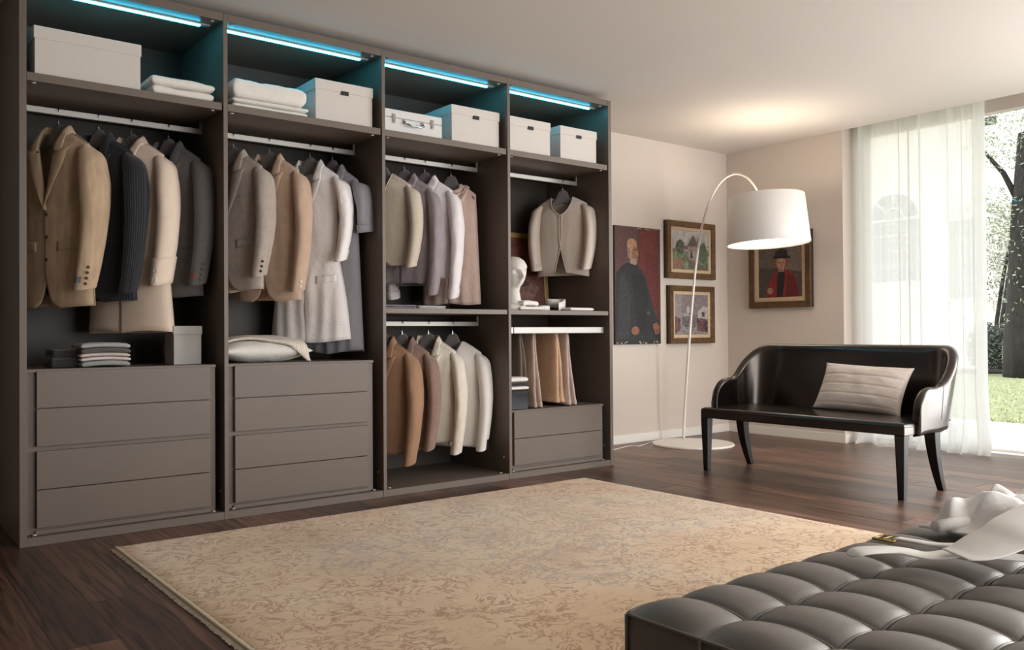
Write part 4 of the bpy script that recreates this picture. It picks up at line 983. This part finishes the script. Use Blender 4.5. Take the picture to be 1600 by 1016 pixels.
hung(3.562,RZ,'jacket','cropped oatmeal round-neck jacket hanging alone above the shelf','jacket',f_m4,1.950,.575,'cropped oatmeal jacket',math.radians(33),seed=17,neck='round',vz=.135,nh=.082,lapel=0,collar=False,sleeve=.475,sr=(.082,.066),W=.200,a_hem=.198,open_from=.30,cut=.06,nb=0,slope=.06,edge=mat('oatmeal_trim',(212,198,182),.8),sout=.02,b=.058)
# ------------------------------------------------------------------ trousers on the rack
m_trs=[('olive brown trousers, deepest in shadow by the divider',(120,106,92)),('greige cotton trousers hanging beside the dark brown pair',(178,156,142)),('peach beige chinos between the greige and grey trousers',(204,170,140)),('dark grey trousers behind the pale striped pair',(82,78,78)),('pale rose-beige trousers hanging nearest the side panel',(196,176,166))]
def trousers(x,y0,width,zb,m,label,thick=.045,seed=0,drop=.955):
    """folded over a bar: front legs and rear legs hanging, creases between"""
    o=thing('trousers',label,'trousers',(x,y0,drop),0,'trousers on the pull-out rack'); L=drop-zb
    for k,s in enumerate((-1,1)):
        b=MB()
        def fn(a,c,s=s):
            th=2*PI*a; h=c*L; w_=width/2*(.82+.25*c); t_=thick*.30*(.4+.6*min(1,c/.15))*(1+.5*c)
            yy=w_*math.copysign(abs(math.cos(th))**.7,math.cos(th)); xx=t_*math.copysign(abs(math.sin(th))**.8,math.sin(th))
            sp=(.006+.018*c)*s
            n_=.007*ns(yy*12+seed,h*4,s+seed)+.004*ns(yy*30,h*9,seed)
            return (sp+xx+n_*min(1,c*5),width*.42+yy+.015*ns(0,h*3,seed),.0-h+.006*math.cos(th)*c)
        b.grid(fn,28,30,True); n=28
        b.f.append(tuple(range(n))); b.m.append(0); b.f.append(tuple(30*n+q for q in range(n))[::-1]); b.m.append(0)
        lg=b.obj('trouser_leg',m,o,smooth=True)
        hb=MB(); hb.grid(lambda a,c,s=s:(lambda p:(p[0]*1.0+.0025*math.sin(2*PI*a),p[1]+.002*math.cos(2*PI*a),p[2]))(fn(a,.935+.064*c,s)),28,3,True); hb.obj('hem',m,lg,smooth=True,solid=.002)
    MB().tube([(0,.0,.012),(0,width*.84,.012)],.013,8).obj('waist_fold',m,o,smooth=True)
    return o
for k,(px,yf,wd,zb) in enumerate(((812,.16,.34,.60),(833,.10,.36,.452),(868,.10,.33,.475),(878,.20,.30,.452),(886,.09,.32,.455))):
    p=at(px,600,'y',yf+.02); lb,c=m_trs[k]
    if k==3: p.x+=.03
    trousers(p.x,yf,wd,zb,mat('trouser_%d'%k,c,.85,var=.1,vscale=30,bump=.25,bscale=130,sheen=.2),lb,thick=.062 if k in(1,2) else .05,seed=k*3.1)
# black box with folded knits by the divider
bx=thing('black_box','black box standing on the low chest beside the trousers','box',(2.905,.055,.4425))
B('body',mat('black_lacquer_box',(26,26,28),.25),bx,-.085,.085,0,.20,0,.125,.003); B('lid',mat('black_lacquer_box',(26,26,28),.25),bx,-.087,.087,-.002,.202,.0955,.128,.003)
folded('folded_knit','white knit lying directly on the black box','sweater',m_lin,(2.908,.158,.5715),.185,.20,.026,1,group='knits on the black box')
folded('folded_knit','charcoal knit between two white knits on the black box','sweater',m_dk,(2.905,.158,.5985),.18,.20,.024,1,group='knits on the black box')
folded('folded_knit','white knit on top of the charcoal one','sweater',m_lin,(2.905,.158,.6235),.185,.20,.034,1,group='knits on the black box')
# ------------------------------------------------------------------ plaster head
m_pla=mat('white_plaster',(222,217,210),.8,var=.06,vscale=8,bump=.15,bscale=60)
hd=thing('plaster_head','white plaster mannequin head on a neck, on the shelf','bust',(2.935,.155,ZM+.0005),math.radians(-4))
def headr(a,c):
    th=2*PI*a; z=c*.34
    cx,sx=math.cos(th),math.sin(th)       # -y is the face, x the ears
    prof=[(0,.082),(.04,.078),(.07,.062),(.12,.052),(.15,.055),(.165,.066),(.19,.079),(.225,.090),(.26,.093),(.29,.085),(.315,.066),(.332,.038),(.34,.0)]
    for (z0,r0),(z1,r1) in zip(prof,prof[1:]):
        if z0<=z<=z1: t=(z-z0)/(z1-z0); r=r0+(r1-r0)*t; break
    rx=r*.86; ry=r*1.05
    x=rx*sx; y=-ry*cx-.014*smooth01((z-.12)/.06)*1.0
    face=max(0,cx)
    if z>.14:
        e=math.exp(-(sx/.17)**2)*face
        nose=e*.031*math.exp(-((z-.205)/.018)**2)+e*.014*math.exp(-((z-.228)/.022)**2)
        eye=-.017*math.exp(-((abs(sx)-.38)/.17)**2)*math.exp(-((z-.237)/.013)**2)*face
        brow=.009*math.exp(-((abs(sx)-.36)/.25)**2)*math.exp(-((z-.258)/.010)**2)*face
        lip=.011*math.exp(-(sx/.22)**2)*face*(math.exp(-((z-.181)/.006)**2)+math.exp(-((z-.170)/.006)**2))
        chin=.010*math.exp(-(sx/.3)**2)*face*math.exp(-((z-.152)/.012)**2)
        ear=.014*math.exp(-((abs(sx)-1)/.05)**2)*math.exp(-((z-.222)/.022)**2)*(1 if cx<.25 else 0)
        y-=nose+eye+brow+lip+chin; x+=math.copysign(ear,sx)
        hair=.006*(1 if z>.262+.01*cx else 0); hair=hair+.003*ns(x*70,y*70,z*70)*(z>.262)
        x+=sx*hair; y-=cx*hair
    return (x,y,z)
b=MB(); hd.scale=(1.07,1.07,1.07); b.grid(headr,72,90,True); b.f.append(tuple(range(72))[::-1]); b.m.append(0); b.obj('head',m_pla,hd,smooth=True)
MB().lathe([(0,0),(.094,0),(.098,.012),(.09,.03),(.078,.042),(0,.042)],32).obj('neck_base',m_pla,hd,smooth=True)
# framed picture leaning behind the head
q=at(866,480,'y',.60)
D2=[((132,76,66),[(0,0),(1,0),(1,1),(0,1)]),((112,60,54),[(.1,.05),(.5,.1),(.55,.55),(.2,.6)]),((150,106,94),[(.3,.1),(.8,.0),(.95,.3),(.6,.5)]),((96,66,62),ell(.6,.35,.22,.06)),((148,88,76),[(.5,.5),(.95,.55),(.9,.9),(.55,.85)]),((84,58,54),ell(.35,.72,.16,.1)),((160,122,108),ell(.7,.18,.18,.05))]
lp2=picture('leaning_picture','reddish abstract picture in a gold frame leaning behind the plaster head',(3.128,.655,ZM+.262),0,.52,.52,D2,frame=(.030,.0,(176,140,86),(176,140,86)),depth=.03,basec=(128,72,64)) if 0 else None
def leaning():
    o=thing('leaning_picture','reddish picture in a gold frame leaning behind the plaster head','painting',(3.235,.600,ZM+.001)); o.rotation_euler=(-.075,0,0)
    w,h=.84,.605; fm=mat('gold_frame',(176,142,92),.4,var=.2,vscale=20,metal=.2)
    for a in ((-w/2,-w/2+.04,0,h),(w/2-.04,w/2,0,h)): B('frame_bar',fm,o,a[0],a[1],0,.03,a[2],a[3],.006,2)
    for a in ((0,.04),(h-.04,h)): B('frame_bar',fm,o,-w/2+.04,w/2-.04,0,.03,a[0],a[1],.006,2)
    ms=[pm_((132,76,66))]; c=MB(); c.box(-w/2+.04,w/2-.04,.012,.02,.04,h-.04)
    for k,(col,pts) in enumerate(D2):
        mm=pm_(col)
        if mm not in ms: ms.append(mm)
        c.add([(-w/2+.04+x*(w-.08),.0115-.0003*k,.04+z*(h-.08)) for x,z in pts],[tuple(range(len(pts)))],ms.index(mm))
    c.obj('canvas',ms,o); return o
leaning()
# folded cloth, rolled collar strips, belt on that shelf
folded('folded_napkin','white cloth loosely folded in front of the plaster head','cloth',m_lin,(3.010,.085,ZM+.001),.19,.13,.024,1,rz=-.06)
folded('folded_napkin','small white cloth heaped on the larger folded one','cloth',m_lin,(2.995,.088,ZM+.0262),.15,.11,.034,1,rz=.1,dome=.012)
def strip(name,label,cat,pts,width,thk,m,up=None):
    o=thing(name,label,cat,pts[0]); p0=Vector(pts[0]); P=[Vector(p)-p0 for p in pts]; P=cr(P,5)
    b=MB(); n=len(P); vs=[]
    for i,p in enumerate(P):
        t=(P[min(i+1,n-1)]-P[max(i-1,0)]).normalized(); u_=Vector(up) if up else Vector((0,0,1)); sdv=t.cross(u_).normalized()
        w_=width(i/(n-1)) if callable(width) else width
        if up=='wall': pass
        nn=sdv.cross(t).normalized()
        vs+=[p-sdv*w_/2,p+sdv*w_/2,p+sdv*w_/2+nn*thk,p-sdv*w_/2+nn*thk]
    fs=[(i*4+k,i*4+(k+1)%4,(i+1)*4+(k+1)%4,(i+1)*4+k) for i in range(n-1) for k in range(4)]+[(3,2,1,0),((n-1)*4,(n-1)*4+1,(n-1)*4+2,(n-1)*4+3)]
    b.add(vs,fs).obj('band',m,o,smooth=True,fix=True,bevel=.001,seg=1); return o
m_tie=mat('white_satin_band',(228,224,218),.45,var=.03,vscale=20,bump=.1)
z=ZM+.002
def coil(cx,cy,r0,r1,turns,z):
    return [(cx+(r0+(r1-r0)*k/(16*turns))*math.cos(2*PI*k/16),cy+(r0+(r1-r0)*k/(16*turns))*.75*math.sin(2*PI*k/16),z) for k in range(int(16*turns)+1)]
def wallstrip(name,label,pts,h,m):
    o=thing(name,label,'belt',pts[0]); p0=Vector(pts[0]); P=cr([Vector(p)-p0 for p in pts],3); b=MB(); n=len(P); vs=[]
    for i,p in enumerate(P):
        t=(P[min(i+1,n-1)]-P[max(i-1,0)]); t.z=0; t.normalize(); nn=Vector((-t.y,t.x,0))*.0015
        vs+=[p-nn,p+nn,p+nn+Vector((0,0,h)),p-nn+Vector((0,0,h))]
    fs=[(i*4+k,i*4+(k+1)%4,(i+1)*4+(k+1)%4,(i+1)*4+k) for i in range(n-1) for k in range(4)]+[(3,2,1,0),((n-1)*4,(n-1)*4+1,(n-1)*4+2,(n-1)*4+3)]
    b.add(vs,fs).obj('band',m,o,smooth=True,fix=True); return o
wallstrip('rolled_belt','low white belt rolled up on the shelf beside the folded cloth',coil(3.205,.15,.02,.062,2.5,z),.034,m_tie)
sp=wallstrip('rolled_belt','white belt standing in a loose loop with a dark buckle',[(3.28,.07,z+.0),(3.34,.10,z+.01),(3.42,.16,z+.03),(3.47,.23,z+.035),(3.42,.29,z+.035),(3.34,.28,z+.035),(3.32,.22,z+.03),(3.38,.17,z+.02)],.055,m_tie)
B('buckle',mat('dark_buckle',(60,56,54),.4,metal=.6),sp,.075,.115,.075,.083,.03,.06,.002)
folded('flat_case','thin white pouch lying flat at the end of the shelf','pouch',m_lin,(3.455,.075,ZM+.001),.23,.10,.022,1)
# ------------------------------------------------------------------ things lying on the ottoman
ZO=.417
m_shirt=mat('white_cotton_shirt',(238,236,232),.8,var=.03,vscale=10,bump=.2,bscale=50,sheen=.2)
cr_=thing('crumpled_shirt','white cotton shirt lying crumpled on the leather ottoman','shirt',(2.02,-3.34,ZO-.008))
b=MB()
def fn(a,c):
    x=-.30+.85*a; y=.12-.26*c-.10*a
    e=min(a,1-a,c,1-c); f=smooth01(e/.10)
    z=.058*f*(.7+.9*abs(ns(x*7+2,y*8,1.3))+.7*ns(x*14,y*16,4))+.022*math.exp(-((a-.12)/.10)**2)*f
    return (x+.03*ns(y*7,a*3,8)+.02*ns(y*16,x*10,3),y+.035*ns(x*7,c*3,5)+.015*ns(x*17,y*9,1),max(.0,z))
b.grid(fn,70,44,flip=True); b.obj('cloth',m_shirt,cr_,smooth=True,solid=.004)
def rl(t): return .016+.002*math.sin(t*20)
rs=thing('rolled_sleeve_shirt','narrow white roll of cloth with a tie around it, beside the crumpled shirt','cloth',(1.66,-3.29,ZO+.012))
MB().tube([(0,0,0),(.08,-.02,.002),(.16,-.045,0),(.26,-.085,-.002)],rl,12).obj('roll',m_shirt,rs,smooth=True)
MB().tube([(.118+.024*0,-.03+.0185*math.cos(a),.0185*math.sin(a)) for a in [2*PI*k/16 for k in range(17)]],.0045,6).obj('tie',m_shirt,rs,smooth=True)
m_ribb=mat('ivory_satin_ribbon',(236,233,228),.42,var=.02,vscale=8)
def wpx(x,y,z): p=at(x,y,'z',z); return (p.x,p.y,p.z)
# wide sash with a pointed end lying across the tufts
tie=strip('necktie','white satin necktie with pointed end lying across the tufted leather','necktie',[wpx(1326,869,ZO+.002),wpx(1350,862,ZO+.012),wpx(1400,861,ZO+.010),wpx(1450,870,ZO+.004),wpx(1500,866,ZO+.010),wpx(1560,870,ZO+.008),wpx(1640,878,ZO+.002)],lambda t:.062*min(1,.45+t*6),.004,m_ribb)
sheet=strip('sash','broad white satin sash folded over the necktie and the shirt','sash',[wpx(1492,868,ZO+.022),wpx(1520,864,ZO+.026),wpx(1560,846,ZO+.045),wpx(1610,823,ZO+.070),wpx(1680,792,ZO+.085)],lambda t:.10+.10*t,.004,m_ribb)
blt=strip('belt','white braided belt with a brass buckle beside the necktie','belt',[wpx(1400,843,ZO+.006),wpx(1430,848,ZO+.010),wpx(1465,853,ZO+.008),wpx(1500,854,ZO+.010),wpx(1540,852,ZO+.016)],.032,.005,m_lin)
bp_=wpx(1388,844,ZO+.004); p0=Vector(wpx(1400,843,ZO+.006))
fb=MB(); c=Vector(bp_)-p0
fb.tube([c+Vector(q) for q in ((-.03,-.024,.004),(.022,-.024,.004),(.022,.024,.004),(-.03,.024,.004),(-.03,-.024,.004))],.0035,6); fb.obj('buckle',mat('aged_brass',(170,142,90),.3,metal=.9),blt,smooth=True)
MB().tube([c+Vector((.022,0,.005)),c+Vector((-.03,0,.008))],.0025,6).obj('buckle_pin',mat('aged_brass',(170,142,90),.3,metal=.9),blt,smooth=True)
